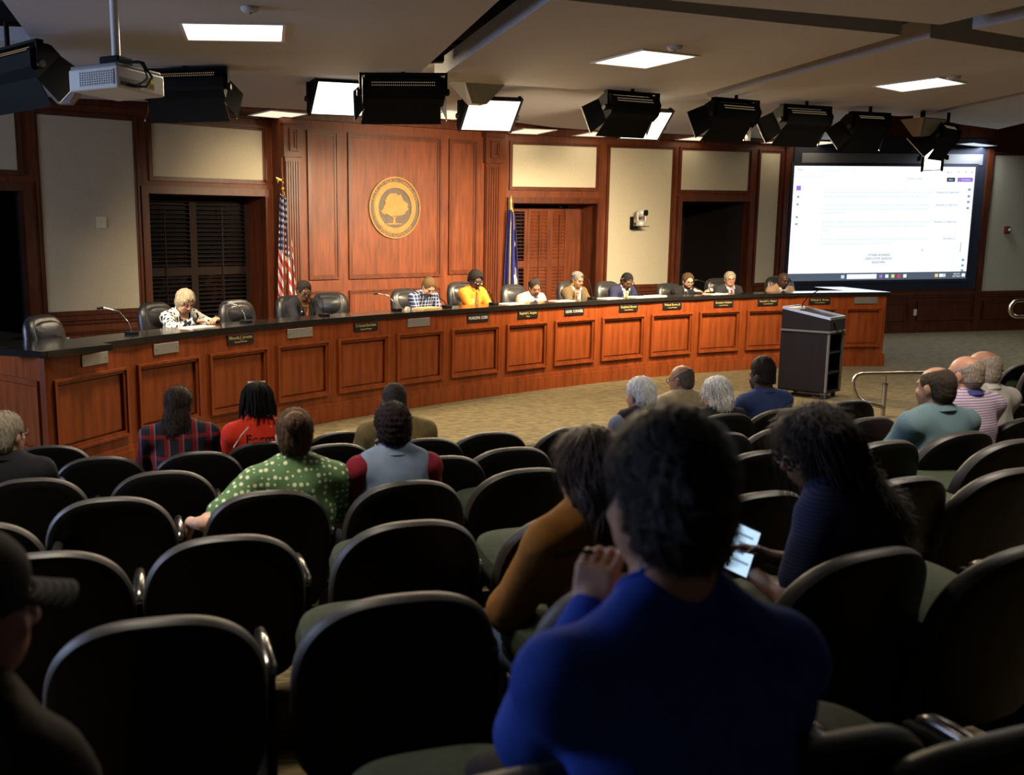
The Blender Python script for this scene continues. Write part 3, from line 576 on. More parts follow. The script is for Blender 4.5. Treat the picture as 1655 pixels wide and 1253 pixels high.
# ================================================================== WALL THINGS
# projection screen with the shared document
def screen():
    a, zt = WD.hit(1284, 268, -.04); b, _ = WD.hit(1577, 272, -.04); zb = (WD.hit(1276, 452.5, -.04)[1]+WD.hit(1568, 452.5, -.04)[1])/2
    W_, H_ = b-a, zt-zb; t = thing('projection_screen', 'large lit projection screen showing a document on the wall', 'screen', WD.pt(a, -.035, zb), WD.a)
    frame(MB(), -.05, W_+.05, -.05, H_+.05, .05, -.012, .012); mb = MB(); frame(mb, -.06, W_+.06, -.06, H_+.06, .06, -.010, .014); mb.build('frame', M['surround'], t)
    white = emis('projected_page', (.93, .97, 1.0), 1.10); MB().box(0, W_, -.004, .0, 0, H_).build('canvas', white, t)
    hb = H_*.066; y = -.0055
    def quad(nm, x0, x1, z0, z1, m, yy=y): return MB().box(x0*W_, x1*W_, yy, yy+.001, z0*H_, z1*H_).build(nm, m, t)
    bar = emis('taskbar', (.15, .19, .26), .62); inkb = emis('blue_ink', (.12, .22, .45), .5); inkp = emis('pale_ink', (.66, .80, .94), .95); inkm = emis('mid_ink', (.34, .50, .76), .7); dark = emis('dark_pill', (.06, .09, .15), .6); vio = emis('violet_pill', (.42, .26, .85), .8); red = emis('red_icon', (.8, .1, .12), .8); wht = emis('white_icon', (.9, .95, 1), 1.1); yel = emis('yellow_icon', (.95, .8, .3), .9)
    quad('taskbar', 0, 1, 0, .066, bar); quad('search_box', .325, .49, .012, .054, wht, -.0065)
    for k, (x, m) in enumerate(((.302, inkp), (.515, vio), (.548, wht), (.582, yel), (.616, red), (.65, wht), (.83, yel), (.855, wht), (.873, inkp), (.985, wht))): quad('taskbar_icon', x-.009, x+.009, .018, .048, m, -.0065)
    R = (PI/2, 0, 0)
    def tx(s, x, z, size, m, al='LEFT', fw=None): text('screen_text', s, size*H_, m, t, (x*W_, -.007, z*H_), R, .0002, al, fw*W_ if fw else None)
    tx('8:02 PM', .945, .044, .020, wht, 'CENTER'); tx('8/27/2025', .945, .023, .020, wht, 'CENTER')
    quad('share_button', .842, .888, .868, .905, dark); quad('assistant_button', .902, .99, .868, .905, vio)
    tx('Share', .865, .886, .020, wht, 'CENTER'); tx('AI Assistant', .95, .886, .019, wht, 'CENTER')
    tx('Menu', .02, .968, .022, inkm); tx('All tools   Edit   Convert   Sign', .02, .905, .020, inkp); tx('Council Agenda.pdf', .14, .965, .022, inkp); tx('Create', .30, .965, .022, inkp); tx('Sign in', .835, .952, .022, inkm); tx('Find text or tools', .62, .895, .020, inkm)
    for x in (.905, .945, .982): quad('window_button', x-.006, x+.006, .950, .955, inkm)
    quad('selected_page_icon', .018, .042, .79, .83, vio)
    for z in (.735, .67, .56, .50): quad('side_icon', .024, .036, z-.008, z+.008, inkm)
    for z in (.80, .74, .69, .635, .17, .12, .075, .03): quad('tool_icon', .968, .982, z-.01, z+.01, inkm)
    quad('scroll_bar', .953, .9555, .24, .33, inkb); quad('page_edge', .918, .919, .07, .84, inkp)
    body = [(.775, 'An ordinance to amend the zoning classification relating to rezoning from R-1 to B-2 for a certain', 'Request to Approve'), (.738, 'parcel of property located on Remount Road, City of North Charleston, SC (TMS 000-00-00)', ''), (.665, 'A resolution to authorize the mayor to execute an agreement, including provisions of the North', 'Request to Approve'), (.628, 'Charleston Fire Department, and a contract for construction of the South Carolina, Inc. for the', ''), (.597, 'purchase of vehicles', ''), (.515, 'Resolution to declare a parcel of property as surplus and authorizing the disposition for the North', 'Request to Approve'), (.478, 'Charleston to enter into an agreement with the City of Charleston, Inc. of said for the amount', ''), (.445, 'of funds', ''), (.365, 'Resolution to support and recognize the work of the community action within the city of North', 'Resolution'), (.328, 'Charleston and authorizing the acceptance of a grant for the year', '')]
    for z, s, r in body:
        tx(s, .165, z, .027, inkp, 'LEFT', .61)
        if r: tx(r, .915, z, .027, inkm, 'RIGHT', .13)
    for z, s in ((.222, 'OTHER BUSINESS'), (.19, 'EXECUTIVE SESSION'), (.158, 'ADJOURN')): tx(s, .495, z, .029, inkb, 'CENTER')
    MB().hexa([(0, 0, 0), (.02, 0, -.02), (.008, 0, -.03), (.0, 0, -.035)]+[(0, .001, 0), (.02, .001, -.02), (.008, .001, -.03), (0, .001, -.035)]).build('mouse_pointer', dark, t, loc=(.735*W_, -.0065, .27*H_))
    area_child(t, (W_/2, -.08, H_/2), (-PI/2, 0, 0), W_*.95, H_*.95, LK.get('screen', 24.), (.62, .78, 1.0), 170)
screen()
t = thing('projection_screen', 'assumed second projection screen, added on the left wall for bluish light, outside the frame', 'screen', (-7.985, 5.6, 1.3), PI/2)  # assumed emitter, unseen; added to go with the bluish light from the left
frame(MB(), 0, 1, 0, 1, .1, 0, .1); mb = MB(); frame(mb, -1.78, 1.78, -.08, 2.18, .08, -.05, -.01); mb.build('frame', M['surround'], t); MB().box(-1.7, 1.7, -.03, -.02, 0, 2.1).build('canvas', emis('added_blue_glow', (.80, .88, 1.), 1.0), t)
# city seal on the centre bay
def seal():
    s, z = WC.hit(638.5, 336, -.03); R = (WC.hit(638.5, 286)[1]-WC.hit(638.5, 386)[1])/2
    t = thing('city_seal', 'round bronze and brass city seal with an oak tree', 'emblem', WC.pt(s, -.008, z), WC.a)
    def ring(r0, r1, y0, y1, nm, m, par=t, n=64): return MB().rings([[(r*math.cos(2*PI*k/n), y, r*math.sin(2*PI*k/n)) for k in range(n)] for r, y in ((r1, y0), (r1, y1), (r0, y1), (r0, y0), (r1, y0))]).build(nm, M[m], par)
    MB().lathe([(R*.985, 0), (R*.985, -.012)], 64, 'y').build('disc', M['bronze'], t)
    ring(R*.955, R, 0, -.030, 'rim', 'brass'); ring(R*.645, R*.80, -.011, -.026, 'inner_ring', 'brass'); ring(R*.80, R*.83, -.011, -.017, 'bead_ring', 'brass')
    def arc_text(txt, r, a0, a1, size, m, flip):
        mb = MB(); n = len(txt)
        for i, ch in enumerate(txt):
            if ch == ' ': continue
            me = text_mesh(ch, size, .003); f = i/(n-1); a = a0+(a1-a0)*f; x, zz = r*math.cos(a), r*math.sin(a); rot = a+PI/2 if flip else a-PI/2
            v = [(x+p.co.x*math.cos(rot)-p.co.y*math.sin(rot), -p.co.z-.016, zz+p.co.x*math.sin(rot)+p.co.y*math.cos(rot)) for p in me.vertices]
            mb.add(v, [tuple(p.vertices) for p in me.polygons]); bpy.data.meshes.remove(me)
        mb.build('seal_lettering', M[m], t)
    arc_text('CITY OF NORTH CHARLESTON', R*.885, math.radians(160), math.radians(20), R*.165, 'brass', False)
    arc_text('SOUTH CAROLINA', R*.885, math.radians(232), math.radians(315), R*.165, 'brass', True)
    arc_text('CREATING A LEGACY', R*.722, math.radians(160), math.radians(20), R*.09, 'bronze', False); arc_text('INCORPORATED 1972', R*.722, math.radians(235), math.radians(305), R*.09, 'bronze', True)
    # oak tree relief: ragged crown outline, trunk, ground
    rr = random.Random(3); pts = []; base = [(-.14, -.30), (-.30, -.20), (-.44, -.22), (-.52, -.12), (-.44, .0), (-.36, .12), (-.38, .26), (-.24, .40), (-.10, .46), (.06, .44), (.22, .42), (.30, .30), (.34, .22), (.46, .14), (.50, -.02), (.42, -.12), (.34, -.22), (.20, -.24), (.08, -.28)]
    for i in range(len(base)):
        a, b = Vector(base[i]), Vector(base[(i+1) % len(base)])
        for k in range(4):
            p = a.lerp(b, k/4); q = p*(1+rr.uniform(-.07, .07)); pts.append((q.x*R*1.02, q.y*R))
    def relief(poly, nm, y0, y1):
        bm = bmesh.new(); vs = [bm.verts.new((x, y1, zz)) for x, zz in poly]; f = bm.faces.new(vs); r = bmesh.ops.extrude_face_region(bm, geom=[f])
        for v in r['geom']:
            if isinstance(v, bmesh.types.BMVert): v.co.y = y0
        bmesh.ops.triangulate(bm, faces=bm.faces); bmesh.ops.recalc_face_normals(bm, faces=bm.faces); me = bpy.data.meshes.new(nm); bm.to_mesh(me); bm.free(); me.materials.append(M['brass']); return link_mesh(nm, me, t)
    relief(pts, 'tree_crown', -.012, -.022)
    relief([(x*R, zz*R) for x, zz in ((-.12, -.26), (-.07, -.36), (-.09, -.50), (.02, -.50), (.0, -.36), (.08, -.26))], 'tree_trunk', -.012, -.022)
    relief([(.34*R*math.cos(2*PI*k/24)-.02*R, -.52*R+.025*R*math.sin(2*PI*k/24)) for k in range(24)], 'ground_line', -.012, -.020)
seal()
# wall camera on its shelf
def wall_camera():
    s, z = WB.hit(1024, 366); t = thing('wall_camera', 'silver pan and tilt video camera on a small wall shelf', 'camera', WB.pt(s, -.2, z), WB.a)
    MB().box(-.11, .11, -.10, .14, -.012, 0).box(-.09, -.075, .1, .2, -.05, .17).box(-.09, -.075, -.02, .16, -.05, 0).build('shelf', M['black_metal'], t)
    MB().lathe([(.075, 0), (.085, .02), (.08, .085), (.07, .095)], 24).build('base', M['cam_grey'], t, True)
    mb = MB(); mb.T = Matrix.Rotation(math.radians(-18), 4, 'Z')
    mb.bevbox(-.082, -.055, -.05, .05, .08, .25, .01).bevbox(.055, .082, -.05, .05, .08, .25, .01); mb.build('yoke', M['cam_grey'], t)
    mb = MB(); mb.T = Matrix.Translation((0, 0, .23)) @ Matrix.Rotation(math.radians(35), 4, 'Z'); mb.ell((0, 0, 0), (.06, .085, .075), 20, 12); mb.build('head', M['cam_grey'], t, True)
    mb = MB(); mb.T = Matrix.Translation((0, 0, .23)) @ Matrix.Rotation(math.radians(35), 4, 'Z'); mb.lathe([(.05, -.06), (.052, -.11), (.045, -.115), (.03, -.10)], 20, 'y'); h = mb.build('lens', M['black_plastic'], t, True)
    MB().tube([(-.05, .08, .05), (-.07, .16, .08), (-.08, .19, .02), (-.06, .19, -.06)], .006, 6).build('cable', M['rubber'], t, True)
wall_camera()
def plate(F, px, py, wd, h, nm, lb, cat, m, kind, off=0):
    s, z = F.hit(px, py); t = thing(nm, lb, cat, F.pt(s, -off, z), F.a); MB().bevbox(-wd/2, wd/2, -.014, 0, -h/2, h/2, .004).build('cover_plate', M[m], t)
    if kind == 'outlet':
        for zz in (-.025, .025): MB().bevbox(-.017, .017, -.019, -.012, zz-.016, zz+.016, .002).build('socket', M['white_plastic'], t)
    elif kind == 'switch':
        for xx in (-.03, .03): MB().box(xx-.012, xx+.012, -.022, -.013, -.03, .03).build('rocker', M['ivory'], t)
    elif kind == 'alarm':
        MB().bevbox(-wd*.38, wd*.38, -.05, -.013, -h*.4, h*.4, .006).build('strobe_housing', M[m], t); MB().ell((.02, -.055, .0), (.03, .012, .03), 12, 8).build('strobe_lens', M['white_plastic'], t, True)
    return t
plate(WA, 163, 359.5, .14, .15, 'wall_control', 'square white control plate on the left fabric wall panel', 'switch', 'ivory', 'switch', .01)
plate(WA, 107, 553, .085, .12, 'power_outlet', 'ivory power outlet on the wainscot behind the leftmost chair', 'outlet', 'ivory', 'outlet', .0)
plate(WD, 1479, 505, .085, .13, 'power_outlet', 'ivory power outlet on the dark wainscot below the screen', 'outlet', 'ivory', 'outlet', .0)
plate(WD, 1626, 372, .12, .15, 'fire_alarm', 'dark red fire alarm strobe on the right wall panel', 'alarm', 'red_plastic', 'alarm', .01)
# ================================================================== FLAGS
def flag_us():
    m = mat('us_flag', (.6, .6, .6), .75); b = NB(m, 'UV'); u, v = b.X, b.Y
    st = b.mix(b.band(b.op('ADD', b.op('MULTIPLY', u, .42), b.op('MULTIPLY', v, 1.0)), 8.5, .5), (.62, .60, .56), (.40, .012, .022)); can = b.op('MULTIPLY', b.op('GREATER_THAN', b.op('ADD', v, b.op('MULTIPLY', u, .12)), .53), b.op('LESS_THAN', u, .80))
    vo = b.N.new('ShaderNodeTexVoronoi'); vo.inputs['Randomness'].default_value = .15; vo.inputs['Scale'].default_value = 1.; mp = b.N.new('ShaderNodeMapping'); mp.inputs['Scale'].default_value = (11, 18, 1); b.L.new(b.tc.outputs['UV'], mp.inputs[0]); b.L.new(mp.outputs[0], vo.inputs[0])
    cn = b.mix(b.op('LESS_THAN', vo.outputs['Distance'], .27), (.012, .016, .085), (.65, .65, .65)); b.out(b.mix(can, st, cn)); return m
def flag_sc():
    m = mat('state_flag', (.018, .018, .12), .75); b = NB(m, 'UV'); u, v = b.X, b.Y
    n = b.N.new('ShaderNodeTexNoise'); n.inputs['Scale'].default_value = 7; b.L.new(b.tc.outputs['UV'], n.inputs[0])
    du = b.op('POWER', b.op('MULTIPLY', b.op('SUBTRACT', u, .80), 6.5), 2); dv = b.op('POWER', b.op('MULTIPLY', b.op('SUBTRACT', v, .26), 5.2), 2)
    inn = b.op('LESS_THAN', b.op('ADD', b.op('ADD', du, dv), b.op('MULTIPLY', b.op('SUBTRACT', n.outputs[0], .5), 2.2)), 1.0); cres = b.op('MULTIPLY', b.op('LESS_THAN', b.op('ADD', b.op('POWER', b.op('MULTIPLY', b.op('SUBTRACT', u, .82), 10.), 2), b.op('POWER', b.op('MULTIPLY', b.op('SUBTRACT', v, .68), 26.), 2)), 1.), 1.)
    b.out(b.mix(b.op('MAXIMUM', inn, cres), (.016, .016, .13), (.68, .66, .58))); return m
def flag(base, ztop, yaw, label, m, finial, wtop, wbot, drop):
    t = thing('flag', label, 'flag', base, yaw); h = ztop-base[2]
    MB().lathe([(.15, 0), (.15, .02), (.06, .05), (.02, .12)], 20).build('stand', M['gold'], t, True); MB().tube([(0, 0, .05), (0, 0, h-.16)], .014, 10).build('pole', M['gold'], t, True)
    if finial == 'eagle':
        f = MB().ell((0, 0, h-.15), (.03, .03, .03)).ell((0, 0, h-.06), (.022, .018, .05)).ell((0, -.02, h-.012), (.014, .02, .014)).tube([(0, -.035, h-.012), (0, -.05, h-.02)], [.006, .001], 6)
        for sx in (-1, 1):
            for k in range(5): f.tube([(sx*.015, 0, h-.05+.006*k), (sx*(.05+.012*k), 0, h-.01+.004*k), (sx*(.075+.006*k), .005, h-.075+.018*k)], [.010, .012, .003], 6)
        f.build('eagle_finial', M['gold'], t, True)
    else: MB().lathe([(.02, h-.17), (.014, h-.15), (.026, h-.10), (.012, h-.04), (.001, h)], 10).build('spear_finial', M['gold'], t, True)
    nu, nv = 40, 30; vs, fs, uv = [], [], []
    for j in range(nv+1):
        v = j/nv; wd = wtop+(wbot-wtop)*v**.8
        for i in range(nu+1):
            u = i/nu; fold = math.sin(u*PI*5.2+.6*math.sin(v*3)); amp = .035+.03*v
            x = -wd*.45+wd*u+.02*v*math.sin(u*9+1.); vs.append((x, -.03+fold*amp, h-.22-v*drop-.10*u*(1-v)-(.10*abs(u-.5)*v)))
            uv.append((u, 1-v))
    for j in range(nv):
        for i in range(nu): a = j*(nu+1)+i; fs.append((a, a+1, a+nu+2, a+nu+1))
    me = bpy.data.meshes.new('cloth'); me.from_pydata(vs, [], fs); ul = me.uv_layers.new(); ul.data.foreach_set('uv', np.array([uv[l.vertex_index] for l in me.loops], dtype=np.float32).ravel())
    me.polygons.foreach_set('use_smooth', [True]*len(me.polygons)); me.materials.append(m); c = link_mesh('cloth', me, t); md = c.modifiers.new('thick', 'SOLIDIFY'); md.thickness = .004
    row = [Vector(vs[nv*(nu+1)+i]) for i in range(nu+1)]; fr = MB()
    for i in range(nu): fr.hexa([row[i]+Vector((0, .003, -.055)), row[i+1]+Vector((0, .003, -.055)), row[i+1]+Vector((0, -.003, -.055)), row[i]+Vector((0, -.003, -.055)), row[i]+Vector((0, .003, 0)), row[i+1]+Vector((0, .003, 0)), row[i+1]+Vector((0, -.003, 0)), row[i]+Vector((0, -.003, 0))])
    fr.build('fringe', M['gold_fringe'], c)
    MB().tube([(0, -.02, h-.18), (.03, -.05, h-.3), (.045, -.05, h-.55), (.03, -.05, h-.75)], .008, 6).build('gold_cord', M['gold_fringe'], t, True)
YF = WA.hit(457, 300)[0]; fp = np.array(WA.pt(YF, -.42, 0)); p = aty(457, 288, fp[1]); flag((p[0], p[1], PLAT), p[2], WA.a-.3, 'United States flag on a gold pole with an eagle', flag_us(), 'eagle', .10, .30, 1.62)
s = WB.hit(825, 330)[0]; fp = np.array(WB.pt(s, -.30, 0)); p = aty(826, 315, fp[1]); flag((p[0], p[1], PLAT), p[2], WB.a-.2, 'dark blue state flag with white emblem on a gold spear pole', flag_sc(), 'spear', .10, .30, 1.62)
# ================================================================== LECTERN
def lectern():
    c = atz(1256, 638, 0); wd, dp, ang = .57, .42, math.radians(-49)
    t = thing('lectern', 'dark wood lectern with a sloped top and open side shelves', 'lectern', (c[0], c[1], 0), ang); zl = float(aty(1260, 534, c[1])[2]); zt0 = float(aty(1262, 499, c[1])[2]); dy = c[1]-wd*.755; zt1 = float(aty(1334, 518, dy)[2])
    b = .07
    MB().box(0, wd-.02, 0, .02, b, zl).build('front_panel', M['lectern'], t); MB().box(0, .02, .02, dp, b, zl).box(0, wd, dp-.02, dp, b, zl).build('side_panel', M['lectern'], t)
    MB().box(.0, wd, 0, dp, b, b+.02).box(0, wd, 0, dp, zl-.02, zl).build('carcass', M['lectern'], t); MB().box(wd-.02, wd, 0, .03, b, zl).box(wd-.02, wd, dp-.03, dp, b, zl).build('edge_trim', M['grey_plastic'], t)
    for z in (.30, .54): MB().box(.02, wd-.01, .02, dp-.02, z, z+.02).build('shelf', M['lectern'], t)
    MB().box(-.006, wd+.006, -.006, dp+.006, zl, zl+.022).build('metal_band', M['grey_plastic'], t)
    MB().hexa([(0, 0, zl+.022), (wd, 0, zl+.022), (wd, dp, zl+.022), (0, dp, zl+.022), (0, 0, zt0), (wd, 0, zt1), (wd, dp, zt1), (0, dp, zt0)]).build('upper_box', M['lectern'], t)
    dz = lambda x: zt0+(zt1-zt0)*x/wd
    rim = MB()
    def bar(x0, x1, y0, y1, h=.03): rim.hexa([(x0, y0, dz(x0)), (x1, y0, dz(x1)), (x1, y1, dz(x1)), (x0, y1, dz(x0)), (x0, y0, dz(x0)+h), (x1, y0, dz(x1)+h), (x1, y1, dz(x1)+h), (x0, y1, dz(x0)+h)])
    bar(0, wd, 0, .018); bar(0, wd, dp-.018, dp); bar(0, .018, .018, dp-.018); bar(wd-.018, wd, .018, dp-.018); rim.build('raised_rim', M['steel'], t)
    MB().hexa([(.02, .02, dz(.02)), (wd-.02, .02, dz(wd-.02)), (wd-.02, dp-.02, dz(wd-.02)), (.02, dp-.02, dz(.02)), (.02, .02, dz(.02)+.004), (wd-.02, .02, dz(wd-.02)+.004), (wd-.02, dp-.02, dz(wd-.02)+.004), (.02, dp-.02, dz(.02)+.004)]).build('reading_top', M['black_plastic'], t)
    MB().box(.03, .13, .06, dp-.1, dz(.08)+.002, dz(.08)+.03).build('paper_sheet', M['paper'], t)
    MB().tube([(.12, dp*.55, dz(.12)), (.14, dp*.55, dz(.1)+.08), (.2, dp*.5, dz(.1)+.16), (.32, dp*.48, dz(.1)+.24), (.36, dp*.46, dz(.1)+.245)], .006, 8).build('gooseneck_microphone', M['black_metal'], t, True)
    MB().tube([(wd+.004, .1, zt1-.03), (wd+.01, .2, zt1-.16), (wd+.006, .3, zt1-.10), (wd+.01, .42, zt1-.2)], .005, 6).build('cable', M['rubber'], t, True)
    for x in (.06, wd-.06):
        for y in (.06, dp-.06): MB().lathe([(.03, -.014), (.03, .014)], 14, 'x').build('caster', M['rubber'], t, loc=(x, y, .03)); MB().box(x-.02, x+.02, y-.02, y+.02, .055, b).build('caster_fork', M['steel'], t)
lectern()
# ================================================================== HANDRAILS
def rails():
    P0 = np.array(atz(1432, 675, .1)); Y0 = at_floor(1432, 672, .0)[1]; zr = None
    c = aty(1432, 604, Y0); z = c[2]; r = .021
    ang = math.radians(3); u = np.array([math.cos(ang), math.sin(ang), 0])
    t = thing('handrail', 'long metal handrail with a looped end behind the three bald men', 'railing', (c[0], c[1], floor_z(c[0], c[1])), ang); h = z-floor_z(c[0], c[1])
    xl = aty(1377, 620, Y0)[0]-c[0]; R = .09
    pts = [(2.6, 0, h), (xl+R, 0, h)]+[(xl+R-R*math.sin(a), 0, h-R+R*math.cos(a)) for a in np.linspace(.2, PI/2, 6)]+[(xl+.01, 0, h-.16), (xl+.05, -.01, h-.25), (xl+.12, -.02, h-.30), (-.02, -.02, h-.36), (.0, -.01, h-.38)]
    MB().tube(pts, r, 12).build('rail', M['steel'], t, True)
    for x in (.0, 1.05, 2.1): MB().tube([(x, 0, 0), (x, 0, h-.11)], .023, 12).build('post', M['steel'], t, True); MB().tube([(x, 0, h-.12), (x, 0, h-.015)], .011, 8).lathe([(.027, h-.125), (.027, h-.105)], 12).build('bracket', M['steel'], t, True)
    # second rail further back at the right edge
    Y1 = 10.6; c = aty(1632, 500, Y1); z1 = aty(1650, 486, Y1)[2]; z0 = aty(1650, 512, Y1)[2]; rr = (z1-z0)/2
    t = thing('handrail', 'short looped handrail end at the right edge below the wall panel', 'railing', (c[0]+rr, Y1, 0), math.radians(4))
    MB().tube([(1.6, 0, z1)]+[(-rr*math.sin(a), 0, (z0+z1)/2+rr*math.cos(a)) for a in np.linspace(0, PI, 12)]+[(1.2, 0, z0)], .021, 12).build('rail', M['steel'], t, True)
    MB().tube([(1.15, 0, 0), (1.15, 0, z1)], .021, 12).build('post', M['steel'], t, True)
rails()
# ================================================================== SMALL THINGS ON THE DESK
def on_desk(px, off): t = arc_t(px, off); p = arc(t)-arcn(t)*off; n = arcn(t); return np.array([p[0], p[1], ZD]), math.atan2(n[1], n[0])+PI/2
def mic(px, off, dx, h, lb):
    p, a = on_desk(px, off); t = thing('gooseneck_microphone', lb, 'microphone', tuple(p), a, 'gooseneck microphones on the desk')
    MB().bevbox(-.045, .045, -.05, .05, 0, .028, .008).build('base', M['black_plastic'], t); pts = [(0, 0, .025), (dx*.1, .02, h*.45), (dx*.45, .06, h*.85), (dx, .14, h)]
    MB().tube(pts, .0055, 8).build('gooseneck', M['chrome' if dx < 0 and px < 700 else 'black_metal'], t, True); MB().tube([pts[-1], (dx*1.25, .175, h-.005)], [.012, .010], 8).build('microphone_head', M['rubber'], t, True)
for a in ((213, .25, -.18, .24, 'gooseneck microphone on the desk left of the grey haired woman'), (398, .25, -.12, .20, 'gooseneck microphone in front of the empty chair right of the grey haired woman'), (524, .25, .05, .2, 'gooseneck microphone beside the woman in the dark blazer'), (641, .25, -.16, .20, 'pale gooseneck microphone in front of the plaid shirt man'), (722, .25, -.22, .16, 'gooseneck microphone between the plaid and the orange shirt men'), (798, .25, -.30, .28, 'gooseneck microphone right of the man in the orange shirt'), (957, .25, -.03, .30, 'upright gooseneck microphone right of the woman in the brown blazer'), (1033, .25, -.16, .25, 'gooseneck microphone right of the man in the navy suit'), (1148, .25, -.12, .2, 'gooseneck microphone between the bearded man and the grey haired man')): mic(*a)
def sheet(px, off, wd, dp, th, m, rz, nm, lb, cat):
    p, a = on_desk(px, off); t = thing(nm, lb, cat, tuple(p), a+rz)
    for k in range(3): MB().box(-wd/2+.004*k, wd/2-.003*k, -dp/2+.003*k, dp/2-.005*k, th*k/3, th*(k+1)/3-.0004).build('page', M[m], t)
for a in ((690, .22, .32, .2, .02, 'tan_paper', .1, 'folder', 'tan folder lying before the man in the plaid shirt', 'folder'), (658, .24, .05, .05, .04, 'paper', 0, 'note_block', 'small white note block by the plaid shirt man', 'notepad'), (826, .20, .30, .20, .010, 'paper', .1, 'paper_stack', 'white papers on the desk left of the beige jacket man', 'papers'), (908, .20, .30, .20, .008, 'paper', -.1, 'paper_stack', 'white papers before the woman in the brown blazer', 'papers'), (985, .20, .30, .20, .010, 'paper', .05, 'paper_stack', 'white papers left of the navy suit man', 'papers'), (1046, .20, .55, .2, .016, 'paper', .0, 'paper_stack', 'wide pale paper stack right of the navy suit man', 'papers'), (1156, .20, .30, .2, .010, 'paper', .1, 'paper_stack', 'white papers before the grey haired man with red tie', 'papers'), (318, .22, .3, .2, .010, 'paper', .0, 'paper_stack', 'white papers before the grey haired woman', 'papers')): sheet(*a)
for x_, y_, lb in ((12.2, 12.6, 'unseen ceiling light added over the far right aisle, outside the frame'), (-1.1, 3.3, 'assumed unseen ceiling light added over the left seats, above the frame'), (2.6, 3.9, 'assumed unseen ceiling light added over the right seats, above the frame')):  # all added, unseen: aisle light brightens the right wall, assumed pair lights the audience
    t = thing('ceiling_light', lb, 'light', (x_, y_, ZC), .3, 'recessed ceiling lights'); MB().box(-.3, .3, -.3, .3, -.006, -.001).build('diffuser', M['lamp'], t); MB().box(-.34, .34, -.34, .34, -.001, .004).build('frame', M['white_plastic'], t); area_child(t, (0, 0, -.03), (0, 0, 0), .58, .58, LK['cloud']*(.55 if x_ < 9 else 2.2), (1, .86, .7) if x_ < 9 else (.85, .93, 1.), 100 if x_ < 9 else 170)
# ================================================================== AUDITORIUM CHAIRS
def sup(n, a, b, e, e2=None):                         # superellipse outline
    out = []
    for k in range(n):
        t = 2*PI*k/n; c, s = math.cos(t), math.sin(t); ee = e if s >= 0 or e2 is None else e2
        out.append((a*math.copysign(abs(c)**(2/ee), c), b*math.copysign(abs(s)**(2/ee), s)))
    return out
CH, CW, CS = .80, .292, .90
def back_pt(x, z, y, lean=.22):                        # shell coordinates -> chair coordinates
    zz = z-.36; return (x, -.215+y+.75*x*x-lean*zz, z)
def chair_parts(tip):
    t = thing('auditorium_chair', '', 'chair'); O = sup(64, CW, .30, 2.5, 5.); zc = CH-.30
    O = [(x*(1-.06*max(0, -z/.30)**2), z*(1 if z > 0 else 1.05)) for x, z in O]
    def ring(s, y, dx=0): return [back_pt(x*s, zc+z*s, y) for x, z in O]
    MB().rings([[back_pt(0, zc, -.030)], ring(.5, -.032), ring(.84, -.034), ring(.91, -.032), ring(.958, -.0255), ring(.90, .03), [back_pt(0, zc, .015)]]).build('back_shell', M['black_plastic'], t, True)
    MB().rings([ring(.955, -.0255), ring(.962, -.026), ring(.985, -.014), ring(1., .004), ring(.99, .020), ring(.955, .032), ring(.90, .031), ring(.90, .028), ring(.955, -.0255)]).build('edge_band', M['edge_trim'], t, True)
    MB().rings([[back_pt(0, zc, .018)], ring(.88, .02), ring(.89, .037), ring(.86, .060), ring(.6, .085), [back_pt(0, zc, .09)]]).build('back_cushion', M['green_fabric'], t, True)
    S = sup(40, .225, .215, 3.2); ct, st = math.cos(tip), math.sin(tip)
    def tp(x, y, z): yy, zz = y+.13, z-.42; return (x, -.13+yy*ct-zz*st, .42+yy*st+zz*ct)
    def sr(s, z): return [tp(x*s, .07+y*s, z) for x, y in S]
    MB().rings([[tp(0, .07, .39)], sr(.9, .39), sr(1., .42), sr(1.02, .46), sr(.97, .50), sr(.8, .52), [tp(0, .07, .525)]]).build('seat_cushion', M['green_fabric'], t, True)
    MB().rings([[tp(0, .07, .345)], sr(.8, .345), sr(.98, .38), sr(.98, .395), [tp(0, .07, .395)]]).build('seat_pan', M['black_plastic'], t, True)
    MB().bevbox(-.05, .05, -.10, .06, .03, .36, .012).build('pedestal', M['black_metal'], t); MB().bevbox(-.10, .10, -.16, .14, 0, .035, .01).build('foot_plate', M['black_metal'], t)
    mb = MB(); v = []; 
    for y, wd, z, th in ((-.16, .018, .585, .03), (-.13, .024, .60, .04), (.0, .023, .612, .04), (.08, .018, .612, .035), (.11, .010, .60, .02)): v.append([(.30+wd*math.cos(a), y, z-.045+th*.5*math.sin(a)) for a in [2*PI*k/12 for k in range(12)]])
    mb.rings([[(.30, -.165, .54)]]+v+[[(.30, .115, .555)]]).build('armrest', M['arm_metal'], t, True)
    MB().bevbox(.286, .314, -.17, .14, 0., .54, .006).box(.02, .3, -.08, -.03, .26, .31).build('arm_post', M['black_metal'], t)
    return t
M['arm_metal'] = mat('armrest_cap', (.11, .10, .095), .22, .9)
ROWYAW = lambda x, y: math.radians(13)
